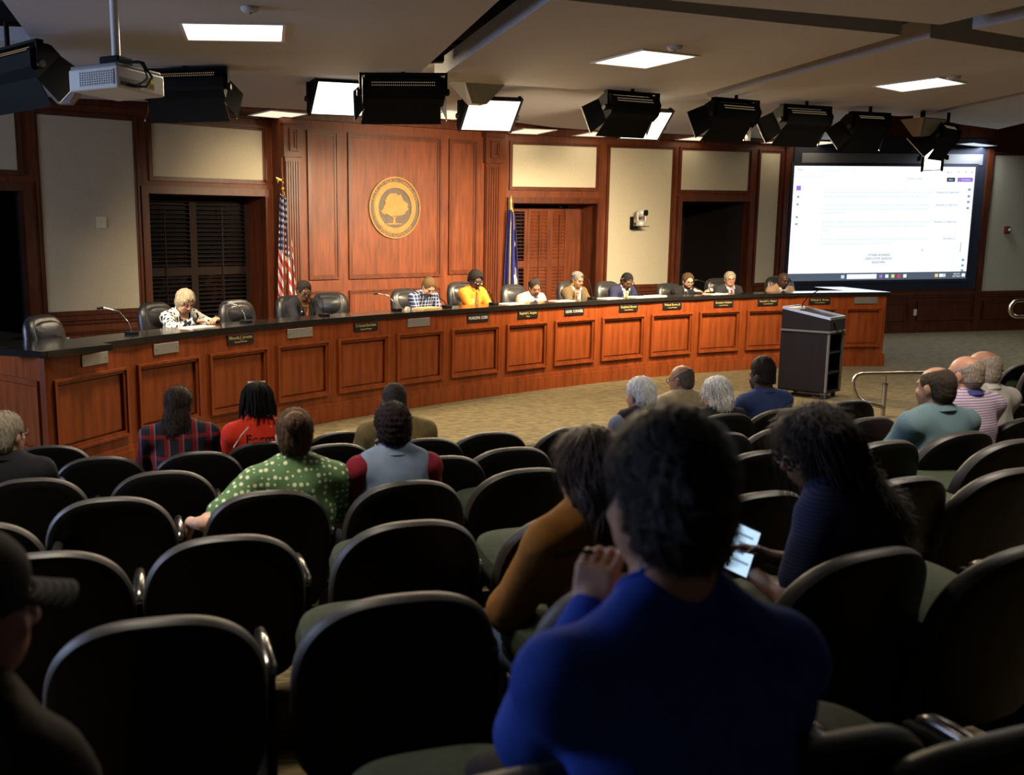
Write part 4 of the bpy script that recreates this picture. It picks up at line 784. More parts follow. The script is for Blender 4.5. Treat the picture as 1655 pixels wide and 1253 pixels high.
CHAIRS = [  # px of the top edge, extra yaw, label
 (250, 1000, 0, 'large near black chair in front of the capped man, left of the metal armrest'), (657, 961, 0, 'large near black chair left of the man in the blue sweater'),
 (1425, 888, 14, 'near black chair behind the woman holding the phone, right of the blue sweater'), (1690, 878, 16, 'near black chair cut off by the right edge beside a green seat'),
 (1360, 1189, 8, 'nearest black chair at the bottom edge, right of the blue sweater man'), (890, 1240, 4, 'nearest black chair at the bottom edge, behind the blue sweater man'), (1048, 924, 4, 'chair seating the person in the ochre sweater, mostly hidden by the blue man'), (1640, 1186, 10, 'nearest green cushioned chair at the bottom right corner'),
 (366, 866, 0, 'black chair directly behind the one with the polka dot woman, metal armrest at each side'), (670, 842, 0, 'black chair two rows behind the woman in the denim vest'),
 (68, 893, 0, 'black chair behind the grey cap at the left'), (940, 826, 4, 'empty black chair with green seat edge, in front of the ochre sweater'),
 (1240, 795, 8, 'chair behind the phone, hidden by the long black hair, right of the blue man'),
 (176, 804, 0, 'empty black chair left of the polka dot woman'), (436, 793, 0, 'chair seating the woman in the green polka dot blouse'), (664, 777, 0, 'chair seating the woman in the denim vest'), (858, 757, 2, 'empty chair with green seat edge, left of the long haired person'),
 (48, 773, 0, 'chair seating the uniformed officer at the left edge'), (-55, 845, 0, 'black chair cut off by the left edge, above the grey cap'),
 (262, 761, 0, 'empty chair left of the polka dot woman, behind the plaid flannel shirt'), (160, 738, 0, 'empty chair between the officer and the plaid flannel shirt'), (78, 720, 0, 'empty chair in front of the officer, nearest the desk corner'),
 (320, 730, 0, 'chair seating the person in the red plaid flannel'), (428, 714, 0, 'chair seating the person in the red jersey'),
 (540, 717, 0, 'empty chair between the polka dot blouse and the denim vest'), (556, 697, 0, 'empty front chair left of the man in khaki'), (690, 708, 0, 'chair seating the man in khaki, right of his shoulder'), (716, 737, 0, 'chair right behind the denim vest shoulder'),
 (796, 698, 0, 'empty front row chair, second right of the man in khaki'), (831, 723, 2, 'empty second row chair with a green seat edge, right of the denim vest'), (936, 689, 0, 'empty front row chair left of the white haired man in the dark vest'),
 (1066, 678, 2, 'chair seating the white haired man in the dark vest'), (1112, 657, 2, 'chair seating the bald man in the tan jacket'), (1178, 668, 4, 'chair seating the white haired woman in black'), (1168, 699, 4, 'empty chair behind the white haired woman'),
 (1271, 660, 4, 'chair seating the woman in the navy jacket'), (1275, 689, 5, 'empty chair behind the navy jacket, partly behind the long black hair'), (1240, 728, 6, 'empty chair behind the eyeglasses of the woman with the phone'),
 (1379, 647, 6, 'empty front chair right of the navy jacket, before the railing post'), (1412, 674, 8, 'empty chair left of the teal polo shirt'), (1440, 712, 8, 'chair seating the man in the teal polo, seen left of his elbow'), (1566, 697, 10, 'chair seating the man in the striped polo'), (1475, 771, 10, 'chair right of the long black hair, behind the teal polo'), (1650, 757, 12, 'large black chair at the right edge with a green seat edge'),
 (1650, 710, 12, 'black chair at the right edge behind the striped polo elbow'), (1640, 653, 10, 'black chair beside the striped polo shoulder at the right edge'),
]
protos = {False: chair_parts(.16), True: chair_parts(0.)}; first = {False: True, True: True}
for pr in protos.values(): pr.scale = (CS, CS, CS)
GC = 'black auditorium chairs in the seating rows'; seats = {}
for px, py, ey, lb in CHAIRS:
    P = at_floor(px, py, CH*CS); yaw = ROWYAW(P[0], P[1])+math.radians(ey*.5); off = np.array([-math.sin(yaw), math.cos(yaw)])*.31*CS   # top edge lies behind the seat centre
    loc = (P[0]+off[0], P[1]+off[1], floor_z(P[0]+off[0], P[1]+off[1]))
    loc = (loc[0], loc[1], P[2]-CH*CS)
    oc = any(w in lb for w in ('seating', 'holding', 'behind the blue', 'right behind the denim')); c0_ = protos[oc]; seats[lb] = (loc, yaw)
    if first[oc]: c0_.location = loc; c0_.rotation_euler = (0, 0, yaw); c0_['label'] = lb; c0_['group'] = GC; first[oc] = False
    else: dup(c0_, loc, yaw, lb, GC)
# two loose chairs past the railing
for px, py, Y, ry, lb in ((1617, 582, 9.6, 18, 'black chair past the railing, right of the white collared man'), (1650, 575, 9.4, 24, 'black chair past the railing cut by the right edge')):
    p = aty(px, py, Y); s = p[2]/CH
    dup(protos[False], (p[0], p[1], p[2]-CH*CS), math.radians(ry), lb, GC)
# ================================================================== COUNCIL CHAIRS
def council_chair():
    t = thing('council_chair', '', 'chair'); O = sup(48, .27, .36, 4.0); zc = .80
    def ring(s, y): return [(x*s, -.02+y+.35*x*x-.14*(zc+z*s-.5), zc+z*s) for x, z in O]
    c = lambda y: [(0, -.02+y-.14*(zc-.5), zc)]
    MB().rings([c(-.07), ring(.6, -.075), ring(.9, -.06), ring(.985, -.03), ring(1, .0), ring(.97, .035), ring(.88, .06), ring(.6, .07), c(.06)]).build('backrest', M['black_leather'], t, True)
    hp = sup(40, .20, .11, 3.); hr = lambda s, y: [(x*s, -.02+y+.35*x*x-.14*(1.02+z*s-.5), 1.0+z*s) for x, z in hp]
    MB().rings([hr(1, .03), hr(.97, .075), hr(.8, .092), [(0, .02-.07+.075, 1.0)]]).build('headrest_pad', M['black_leather'], t, True)
    S = sup(40, .26, .26, 3.4); sr = lambda s, z: [(x*s, .22+y*s, z) for x, y in S]
    MB().rings([[(0, .22, .40)], sr(.9, .40), sr(1, .43), sr(1, .47), sr(.9, .50), [(0, .22, .505)]]).build('seat', M['black_leather'], t, True)
    for sx in (-1, 1): MB().tube([(sx*.27, .02, .42), (sx*.30, .05, .60), (sx*.31, .16, .66), (sx*.31, .34, .66), (sx*.29, .40, .60), (sx*.27, .36, .43)], .022, 10).build('armrest', M['black_plastic'], t, True)
    MB().tube([(0, .22, .06), (0, .22, .40)], .03, 12).build('gas_column', M['black_metal'], t, True)
    mb = MB()
    for k in range(5): a = 2*PI*k/5; mb.tube([(0, .22, .09), (.28*math.cos(a), .22+.28*math.sin(a), .045)], [.03, .018], 8).ell((.28*math.cos(a), .22+.28*math.sin(a), .028), (.028, .028, .028), 8, 6)
    mb.build('star_base', M['black_metal'], t, True); return t
cc = council_chair(); cc.scale = (.92, .92, .92); firstc = [True]; GCC = 'black leather council chairs behind the desk'
for px, py, off, ey, lb in ((66, 510, .75, 10, 'leftmost empty black leather chair at the corner of the council desk'), (249, 489, 1.35, 8, 'black leather chair behind the grey haired woman'), (380, 485, .80, 4, 'empty black leather chair between the grey haired woman and the dark blazer woman'),
        (468, 478, 1.3, 10, 'black leather chair behind the woman in the dark blazer'), (534, 473, 1.1, -62, 'empty black leather chair turned sideways right of the dark blazer woman'), (652, 467, 1.35, 6, 'black leather chair behind the man in the plaid shirt'), (742, 456, 1.35, 6, 'black leather chair behind the man in the orange shirt'),
        (828, 460, 1.3, 5, 'black leather chair behind the man in the beige jacket'), (918, 455, 1.3, 5, 'black leather chair behind the woman in the brown blazer'), (980, 455, 1.3, 4, 'black leather chair behind the man in the navy suit'), (1080, 458, 1.3, 2, 'black leather chair behind the bearded man in black'), (1160, 450, 1.3, 0, 'black leather chair behind the grey haired man with the red tie'), (1258, 447, 1.25, 0, 'black leather chair behind the bald man in the tan suit')):
    t_ = arc_t(px, off+.05, 1.2); n_ = arcn(t_); p = arc(t_)-n_*(off+.05); top = aty(px, py, p[1]); yaw = math.atan2(n_[1], n_[0])-PI/2+math.radians(ey)
    f = np.array([-math.sin(yaw), math.cos(yaw)]); dz = max(-.2, top[2]-PLAT-1.15)
    loc = (p[0]+f[0]*.09, p[1]+f[1]*.09, PLAT)
    if firstc[0]: cc.location = loc; cc.rotation_euler = (0, 0, yaw); cc['label'] = lb; cc['group'] = GCC; o = cc; firstc[0] = False
    else: o = dup(cc, loc, yaw, lb, GCC)
    sc = (top[2]-PLAT)/1.155; o.scale = (.92, .92, sc)
# ================================================================== SIGNED-DISTANCE BODIES
def V(*a): return np.array(a, dtype=float)
def rotx(a): c, s = math.cos(a), math.sin(a); return np.array([[1, 0, 0], [0, c, -s], [0, s, c]])
def roty(a): c, s = math.cos(a), math.sin(a); return np.array([[c, 0, s], [0, 1, 0], [-s, 0, c]])
def rotz(a): c, s = math.cos(a), math.sin(a); return np.array([[c, -s, 0], [s, c, 0], [0, 0, 1]])
I3 = np.eye(3)
class Sdf:
    def __init__(s): s.p = []
    def e(s, c, r, k=.02, R=I3, op='u'): s.p.append(('e', V(*c), V(*r), k, R, op)); return s
    def c(s, a, b, ra, rb, k=.02, op='u'): s.p.append(('c', V(*a), V(*b), ra, rb, k, op)); return s
    def b(s, c, h, rad, k=.01, R=I3, op='u'): s.p.append(('b', V(*c), V(*h), rad, k, R, op)); return s
    def plane(s, pt, n): n = V(*n); s.p.append(('p', V(*pt), n/np.linalg.norm(n))); return s      # keeps the side opposite to n
    def bounds(s):
        lo = V(9, 9, 9); hi = -lo
        for q in s.p:
            if q[0] == 'p' or q[-1] != 'u': continue
            l, h = s.bb(q); lo = np.minimum(lo, l); hi = np.maximum(hi, h)
        return lo, hi
    def bb(s, q):
        if q[0] == 'e': x = np.abs(q[4])@q[2]; return q[1]-x, q[1]+x
        if q[0] == 'c': m = max(q[3], q[4]); return np.minimum(q[1], q[2])-m, np.maximum(q[1], q[2])+m
        if q[0] == 'b': x = np.abs(q[5])@(q[2]+q[3]); return q[1]-x, q[1]+x
    def mesh(s, h):
        lo, hi = s.bounds(); lo = lo-3*h; n = np.ceil((hi+3*h-lo)/h).astype(int)+1
        F = np.full(tuple(n), 1., dtype=np.float32); ax = [(lo[i]+h*np.arange(n[i])).astype(np.float32) for i in range(3)]
        for q in s.p:
            if q[0] == 'p':
                d = ((ax[0]-q[1][0])*q[2][0])[:, None, None]+((ax[1]-q[1][1])*q[2][1])[None, :, None]+((ax[2]-q[1][2])*q[2][2])[None, None, :]
                np.maximum(F, d, out=F); continue
            op = q[-1]; k = q[3] if q[0] == 'e' else (q[5] if q[0] == 'c' else q[4]); l, u = s.bb(q); m = k+2.5*h
            i0 = np.clip(np.floor((l-m-lo)/h).astype(int), 0, n-1); i1 = np.clip(np.ceil((u+m-lo)/h).astype(int)+1, 1, n)
            if (i1 <= i0).any(): continue
            X = ax[0][i0[0]:i1[0]][:, None, None]; Y = ax[1][i0[1]:i1[1]][None, :, None]; Z = ax[2][i0[2]:i1[2]][None, None, :]
            if q[0] == 'c':
                a, b = q[1], q[2]; ab = b-a; L2 = max(1e-9, ab@ab); x, y, z = X-a[0], Y-a[1], Z-a[2]
                t = np.clip((x*ab[0]+y*ab[1]+z*ab[2])/L2, 0, 1); d = np.sqrt((x-t*ab[0])**2+(y-t*ab[1])**2+(z-t*ab[2])**2)-(q[3]+(q[4]-q[3])*t)
            else:
                R = q[4] if q[0] == 'e' else q[5]; x, y, z = X-q[1][0], Y-q[1][1], Z-q[1][2]
                A = [x*R[0][j]+y*R[1][j]+z*R[2][j] for j in range(3)]
                if q[0] == 'e':
                    r = q[2]; k0 = np.sqrt(sum((A[j]/r[j])**2 for j in range(3))); k1 = np.sqrt(sum((A[j]/r[j]**2)**2 for j in range(3)))+1e-9; d = k0*(k0-1)/k1
                else:
                    Q = [np.abs(A[j])-q[2][j] for j in range(3)]; d = np.sqrt(sum(np.maximum(v, 0)**2 for v in Q))+np.minimum(np.maximum(np.maximum(Q[0], Q[1]), Q[2]), 0)-q[3]
            S = F[i0[0]:i1[0], i0[1]:i1[1], i0[2]:i1[2]]
            if op == 'u': hh = np.maximum(k-np.abs(S-d), 0)/k; S[...] = np.minimum(S, d)-hh*hh*k*.25
            else: hh = np.maximum(k-np.abs(S+d), 0)/k; S[...] = np.maximum(S, -d)+hh*hh*k*.25
        return surf_nets(F, lo, h)
def surf_nets(F, lo, h):
    S = F < 0; c = [S[a:S.shape[0]-1+a, b:S.shape[1]-1+b, d:S.shape[2]-1+d] for a in (0, 1) for b in (0, 1) for d in (0, 1)]
    cnt = sum(x.astype(np.int8) for x in c); act = (cnt > 0) & (cnt < 8); ii = np.argwhere(act); idx = np.full(act.shape, -1, dtype=np.int32); idx[act] = np.arange(len(ii))
    offs = np.array([(a, b, d) for a in (0, 1) for b in (0, 1) for d in (0, 1)]); val = np.stack([F[ii[:, 0]+o[0], ii[:, 1]+o[1], ii[:, 2]+o[2]] for o in offs], 1)
    pos = np.zeros((len(ii), 3)); num = np.zeros(len(ii))
    for a in range(8):
        for b in range(a+1, 8):
            if np.abs(offs[a]-offs[b]).sum() != 1: continue
            m = (val[:, a] < 0) != (val[:, b] < 0); va, vb = val[m, a], val[m, b]; t = (va/(va-vb))[:, None]; pos[m] += offs[a]+t*(offs[b]-offs[a]); num[m] += 1
    pos = (pos/num[:, None]+ii)*h+lo; quads = []
    for axn in range(3):
        sl0 = [slice(1, -1)]*3; sl1 = [slice(1, -1)]*3; sl0[axn] = slice(0, -1); sl1[axn] = slice(1, None)
        A = S[tuple(sl0)]; B = S[tuple(sl1)]; e = np.argwhere(A != B); inside = A[tuple(e.T)]; st = np.array([1, 1, 1]); st[axn] = 0; e = e+st
        u, v = [(1, 2), (2, 0), (0, 1)][axn]; du = np.zeros(3, int); du[u] = 1; dv = np.zeros(3, int); dv[v] = 1
        g = lambda w: idx[tuple(np.clip(w, 0, np.array(idx.shape)-1).T)]
        q = np.stack([g(e-du-dv), g(e-dv), g(e), g(e-du)], 1); q[~inside] = q[~inside][:, ::-1]; quads.append(q)
    q = np.concatenate(quads); return pos, q[(q >= 0).all(1)]
def np_mesh(name, pos, quads, m, disp=None):
    me = bpy.data.meshes.new(name); me.vertices.add(len(pos)); me.vertices.foreach_set('co', pos.astype(np.float32).ravel())
    me.loops.add(quads.size); me.loops.foreach_set('vertex_index', quads.astype(np.int32).ravel()); me.polygons.add(len(quads)); me.polygons.foreach_set('loop_start', np.arange(0, quads.size, 4, dtype=np.int32)); me.update(calc_edges=True)
    if disp is not None:
        nn = np.empty(len(pos)*3, dtype=np.float32); me.vertex_normals.foreach_get('vector', nn); pos = pos+nn.reshape(-1, 3)*disp(pos)[:, None]; me.vertices.foreach_set('co', pos.astype(np.float32).ravel()); me.update()
    me.polygons.foreach_set('use_smooth', [True]*len(me.polygons)); me.materials.append(m); return me
def wrinkle(amp, seed, f=14.):
    g = np.random.default_rng(seed); D = g.normal(size=(6, 3)); D /= np.linalg.norm(D, axis=1)[:, None]; ph = g.uniform(0, 6, 6); fr = f*g.uniform(.5, 2.0, 6)
    def fn(p):
        w = p+.03*np.sin(p[:, [1, 2, 0]]*11+seed); o = 0
        for i in range(6): o = o+(1-2*np.abs(np.sin((w@D[i])*fr[i]+ph[i])))/(1+.15*i)
        return amp*o/3.2
    return fn
def strand(amp, seed, c, f=170.):                      # ridges running down from the crown at c
    def fn(p):
        d = p-c; a = np.arctan2(d[:, 0], d[:, 1]); r = np.linalg.norm(d, axis=1); w = a+.12*np.sin(d[:, 2]*30+seed)+.05*np.sin(r*60)
        return amp*(np.sin(w*23+seed)+.7*np.sin(w*41+1.7*seed+d[:, 2]*9)+.5*np.sin(w*67+d[:, 2]*24)+.5*np.sin(d[:, 2]*38+5*a))/2.2
    return fn
def tuft(amp, seed):
    def fn(p): return amp*(np.sin(p[:, 0]*210+seed+2*np.sin(p[:, 2]*90))*np.sin(p[:, 1]*190+2*np.sin(p[:, 0]*80))+.6*np.sin(p[:, 2]*230+3*np.sin(p[:, 1]*70)))
    return fn
SKIN = {}
def skin(tone):
    if tone not in SKIN:
        c = dict(pale=(.56, .33, .22), fair=(.48, .26, .165), ruddy=(.50, .24, .15), tan=(.33, .17, .095), brown=(.16, .075, .04), deep=(.075, .035, .02), dark=(.045, .022, .014))[tone]
        SKIN[tone] = mat('skin_'+tone, c, .48, var=.12, vscale=25, bump=.08, bscale=220, spec=.45)
    return SKIN[tone]
HAIRM = {}
def hairm(col, rough=.6, sp=.10):
    k = (col, rough)
    if k not in HAIRM: HAIRM[k] = mat('hair', col, rough, var=.4, vscale=30, stretch=(6, 6, 1), bump=.6, bscale=90, spec=sp)
    return HAIRM[k]
def ik(S, T, l1, l2, pole):
    d = T-S; L = np.linalg.norm(d); L = min(L, (l1+l2)*.999); d = d/np.linalg.norm(d); T = S+d*L; a = (l1*l1-l2*l2+L*L)/(2*L); hgt = math.sqrt(max(0, l1*l1-a*a)); pv = pole-d*(pole@d); pv /= np.linalg.norm(pv); return S+d*a+pv*hgt, T
def hand(sd, Wp, d, n, side, curl=.5, sc=1., spread=.06, thumb_curl=.4):   # Wp wrist, d towards the fingers, n palm normal, side=+1 thumb towards d x n
    d = d/np.linalg.norm(d); n = n-d*(n@d); n /= np.linalg.norm(n); x = np.cross(d, n)*side; R = np.stack([x, d, n], 1)
    sd.b(Wp+d*.048*sc, V(.030, .034, .006)*sc, .009*sc, .012, R); sd.c(Wp-d*.01, Wp+d*.03*sc, .024*sc, .022*sc, .02)
    for i, (ox, ln, cu) in enumerate(((.031, .070, .9), (.0105, .078, 1.), (-.0105, .073, 1.05), (-.030, .058, 1.15))):
        p = Wp+x*ox*sc+d*.086*sc; a = curl*cu*.55; fx = x*(ox*spread*10)
        for j, f in enumerate((.45, .31, .24)):
            dd = d*math.cos(a)+n*math.sin(a)+fx; dd /= np.linalg.norm(dd); q = p+dd*ln*f*sc; sd.c(p, q, (.0092-.0009*j)*sc, (.0084-.0009*j)*sc, .004); p = q; a += curl*cu*(.95 if j == 0 else .6)
    p = Wp+x*.030*sc+d*.028*sc+n*.006; dd = d*.62+x*.62+n*(.25+.4*thumb_curl); dd /= np.linalg.norm(dd); q = p+dd*.036*sc; sd.c(p, q, .0125*sc, .0105*sc, .01); d2 = d*.85+x*(.25-.5*thumb_curl)+n*(.3+.5*thumb_curl); d2 /= np.linalg.norm(d2); sd.c(q, q+d2*.032*sc, .0105*sc, .008*sc, .006)
class Rig: pass
def make_rig(lean=.15, bow=.1, pitch=.3, hyaw=0., roll=0., bw=1., twist=0., fat=1., sh=0., nk=.066):
    r = Rig(); dirv = lambda a: V(0, math.sin(a), math.cos(a)); r.hz = .545; r.pel = V(0, 0, r.hz); r.belly = r.pel+dirv(lean*.5)*.13; r.chest = r.belly+dirv(lean)*.17; r.nb = r.chest+dirv(lean+bow)*.20
    r.up = dirv(lean+bow); r.fwd = V(0, math.cos(lean+bow), -math.sin(lean+bow)); r.Rt = rotx(-(lean+bow)); Z = rotz(twist)
    r.bw = bw; r.fat = fat; r.S = {s: r.nb-r.up*.055+Z@V(s*.172*bw, .0, sh) for s in (-1, 1)}
    na = (lean+bow)*.75+pitch*.35; r.nt = r.nb+dirv(na)*nk; r.HR = rotz(hyaw)@rotx(-pitch)@roty(roll); r.hc = r.nt+r.HR@V(0, .015, .072); r.top = r.hc[2]+.125*r.HR[2, 2]
    return r
def H(r, *p): return r.hc+r.HR@V(*p)
def torso(sd, r, inf=0., vest=False, k=.05):
    b = r.bw; f = r.fat; Rt = r.Rt
    sd.e(r.pel+V(0, -.01, .01), (.175*b*f+inf, .125*f+inf, .13+inf), k); sd.e(r.belly+V(0, .01*f, 0), (.150*b*f+inf, .115*f+inf, .15+inf), k, Rt); sd.e(r.chest, (.160*b+inf, .112+inf, .17+inf), k, Rt)
    sd.e(r.nb-r.up*.075-r.fwd*.01, (.150*b+inf, .085+inf, .085+inf), k, Rt)
    for s in (-1, 1): sd.c(r.nb-r.up*.02, r.nb*.3+r.S[s]*.7 if vest else r.S[s], .058+inf, .060+inf, .04); sd.c(r.nt-r.up*.03, r.nb*.45+r.S[s]*.55+r.up*.01, .048+inf*.6, .045+inf, .04)
def arms_sdf(sd, r, inf, upto=1., k=.03):
    for s in (-1, 1):
        if s not in r.arm: continue
        S, E, Wp = r.S[s], r.arm[s][0], r.arm[s][1]
        if upto <= 0: continue
        f_ = min(1, upto*2); sd.c(S, S+(E-S)*f_, .054+inf, .054-.012*f_+inf, k)
        if upto > .55: t = min(1, (upto-.5)*2); sd.c(E, E+(Wp-E)*t, .043+inf, (.043-.015*t)+inf, k)
def legs_sdf(sd, r, inf):
    for s in (-1, 1):
        a = r.pel+V(s*.095, .02, -.02); kx = V(s*.13*r.leg_spread, .46, r.hz-.02); ft = V(s*.13*r.leg_spread, .44, .09); sd.c(a, kx, .085+inf, .062+inf, .04); sd.c(kx, ft, .058+inf, .042+inf, .03); 
def head_sdf(sd, r, chin=1., nose=1., ears=True, wide=1.):
    R = r.HR; p = lambda *q: H(r, *q); k = .02
    sd.e(p(0, -.012, .038), (.076*wide, .096, .087), k, R); sd.e(p(0, .028, -.028), (.066*wide, .066, .075), .03, R); sd.e(p(0, .048, -.075), (.042*wide*chin, .038, .030), .03, R); sd.e(p(0, .030, -.045), (.060*wide*chin, .050, .048), .03, R)
    sd.c(r.nb-r.up*.03, p(0, -.028, -.03), .058*chin, .055, .03)
    sd.e(p(0, .078, .035), (.050, .016, .012), .012, R)
    for s in (-1, 1):
        sd.e(p(s*.031, .096, .012), (.017, .014, .010), .010, R, 's'); sd.e(p(s*.031, .078, .010), (.013, .010, .010), .004, R); sd.e(p(s*.043, .066, -.022), (.022, .016, .018), .015, R)
        if ears: sd.e(p(s*.079*wide, -.008, .0), (.010, .019, .032), .008, R@rotz(s*-.35)); sd.e(p(s*.076*wide, -.004, -.026), (.009, .011, .012), .008, R)
    sd.c(p(0, .088, .025), p(0, .108, -.018), .008, .012*nose, .010); sd.e(p(.012*nose, .100, -.024), (.010*nose, .011, .008), .008, R); sd.e(p(-.012*nose, .100, -.024), (.010*nose, .011, .008), .008, R)
    sd.e(p(0, .091, -.050), (.023, .011, .0055), .006, R); sd.e(p(0, .090, -.061), (.020, .011, .006), .006, R); sd.e(p(0, .104, -.0555), (.024, .008, .0016), .003, R, 's')
def cap_sdf(r, t=.012, nape=-.075, front=.0, top=0., wide=1., low=0., ear=True):
    sd = Sdf(); R = r.HR; p = lambda *q: H(r, *q); sd.e(p(0, -.014, .040+top*.5), (.076*wide+t, .096+t, .087+t+top*.5), .02, R); sd.e(p(0, -.045, -.025), (.064*wide+t, .058+t*.8, .06+t), .03, R)
    sd.e(p(0, .100+front, -.012), (.080, .072, .102), .024, R, 's')
    if ear:
        for s in (-1, 1): sd.e(p(s*.085, .012, -.028), (.03, .045, .042), .012, R, 's')
    n = R@V(0, .25, -1.); sd.plane(p(0, -.05, nape-low), n); return sd
TOPM = {}
def person(name, label, loc, yaw, skin_t, rig, top_z=None, hair=None, clothes=(), h=.009, arm=None, legs=True, floor=0., group=None, leg_spread=1., trousers=(.02, .02, .025), headkw={}, sleeve=1., hand_kw={}, glasses=None, beard=None, lower=True, extras=None, hands=True, sc=.90):
    r = rig; dz = 0.
    if top_z is not None: dz = (top_z-floor)/sc-r.top
    base = floor
    t = thing(name, label, 'person', (loc[0], loc[1], floor), yaw, group); t.scale = (sc, sc, sc); r.leg_spread = leg_spread
    for a_ in ('pel', 'belly', 'chest', 'nb', 'nt', 'hc'): setattr(r, a_, getattr(r, a_)+V(0, 0, dz))
    for s in r.S: r.S[s] = r.S[s]+V(0, 0, dz)
    r.hz += dz; r.arm = {}; r.t = t
    for s, (T, pole, hd, hn, cu) in (arm or {}).items():
        T = V(*T); E, Wp = ik(r.S[s], T, .285*max(1, r.bw*.97), .255, V(*pole)); r.arm[s] = (E, Wp, V(*hd), V(*hn), cu)
    sd = Sdf(); torso(sd, r, -.006); arms_sdf(sd, r, -.004)
    head_sdf(sd, r, **headkw)
    if hands:
        for s, (E, Wp, hd, hn, cu) in r.arm.items(): hand(sd, Wp, hd, hn, -s if hand_kw.get('flip') else s, cu, 1., .06)
    pos, q = sd.mesh(h); b = link_mesh('body', np_mesh('body', pos, q, skin(skin_t)), t)
    for cl in clothes: cl(r, t, h)
    if legs:
        sd = Sdf(); legs_sdf(sd, r, .010); sd.e(r.pel+V(0, -.01, -.02), (.185*r.bw*r.fat, .135*r.fat, .10), .04); pos, q = sd.mesh(.018); link_mesh('trousers', np_mesh('trousers', pos, q, cloth(trousers)), t)
        sh_ = MB()
        for s in (-1, 1):
            sd = Sdf(); x = s*.13*leg_spread; sd.e((x, .50, .045), (.046, .125, .042), .02); sd.e((x, .42, .06), (.042, .06, .055), .03); sd.plane((0, 0, .005), (0, 0, -1)); pos, q = sd.mesh(.016); link_mesh('shoe', np_mesh('shoe', pos, q, M['shoe']), t)
    if hair: hair(r, t, h)
    if beard: beard(r, t, h)
    if glasses: glasses(r, t)
    if extras: extras(r, t, h)
    return t, r
M['shoe'] = mat('black_shoe', (.012, .011, .010), .4)
CLO = {}
def cloth(c, rough=.85, sheen=0.):
    if c not in CLO: CLO[c] = mat('cloth', c, rough, var=.12, vscale=30, bump=.15, bscale=300, sheen=sheen, spec=.15)
    return CLO[c]
# ---- garments (each returns a builder)
def shirt(m, inf=.010, sleeve=1., neck=.012, amp=.006, seed=1, name='shirt', vneck=None, collar=None, hem=-.16, fold_f=14.):
    def fn(r, t, h):
        mm = m if not isinstance(m, tuple) else cloth(m); sd = Sdf(); torso(sd, r, inf, sleeve == 0); arms_sdf(sd, r, inf+.004, sleeve)
        sd.c(r.nb+r.up*(.012+neck)+r.fwd*.018, r.nb+r.up*.30+r.fwd*.10, .064, .13, .008, 's'); sd.plane(r.pel+V(0, 0, hem), (0, 0, -1))
        for s in r.arm:
            E, Wp = r.arm[s][0], r.arm[s][1]
            if sleeve > .9: pass
        if vneck:
            dp, wd = vneck; c = r.nb+r.fwd*.12-r.up*.0; 
            for k in range(5): f = k/4; sd.c(c-r.up*dp*f-r.fwd*.05+r.fwd*.0, c-r.up*dp*f+r.fwd*.08, wd*(1-f)+.006, wd*(1-f)+.006, .008, 's')
        pos, q = sd.mesh(h*1.25); o = link_mesh(name, np_mesh(name, pos, q, mm, wrinkle(amp, seed, fold_f)), t)
        if collar:
            cm = collar if not isinstance(collar, tuple) else cloth(collar); mb = MB(); n = 28; rings = []
            ax = (r.nt-r.nb)/np.linalg.norm(r.nt-r.nb)
            for rad, up_, in ((.070, .010), (.073, .050), (.080, .056), (.096, .026), (.090, .012)):
                ring = []
                for k in range(n):
                    a = -PI*.86+2*PI*.86*k/(n-1); e = r.nb+V(math.sin(a)*rad*1.02, 0, 0)-r.fwd*(math.cos(a)*rad*1.05-.008)+r.up*(up_-.030*(1-math.cos(a))*.5); ring.append(tuple(e))
                rings.append(ring)
            for A, B in zip(rings[:-1], rings[1:]): mb.add(A+B, [(k, k+1, n+k+1, n+k) for k in range(n-1)])
            mb.build('collar', cm, o, True)
    return fn
def tie(m, ln=.34):
    def fn(r, t, h):
        mb = MB(); p = lambda d, w, f: [tuple(r.nb+r.fwd*(.088+f)-r.up*d+V(s*w, 0, 0)) for s in (-1, 1)]
        rows = [p(.015, .018, .0), p(.05, .013, .014), (p(.15, .026, .030)), p(.26, .036, .034), p(ln, .040, .03)]
        v = [x for rw in rows for x in rw]; v2 = [tuple(V(*x)+r.fwd*.012) for x in v]; n = len(v)
        mb.add(v+v2, [(2*i, 2*i+1, 2*i+3, 2*i+2) for i in range(4)]+[(n+2*i, n+2*i+2, n+2*i+3, n+2*i+1) for i in range(4)]+[(2*i, 2*i+2, n+2*i+2, n+2*i) for i in range(4)]+[(2*i+1, n+2*i+1, n+2*i+3, 2*i+3) for i in range(4)]); mb.build('tie', cloth(m), t)
    return fn
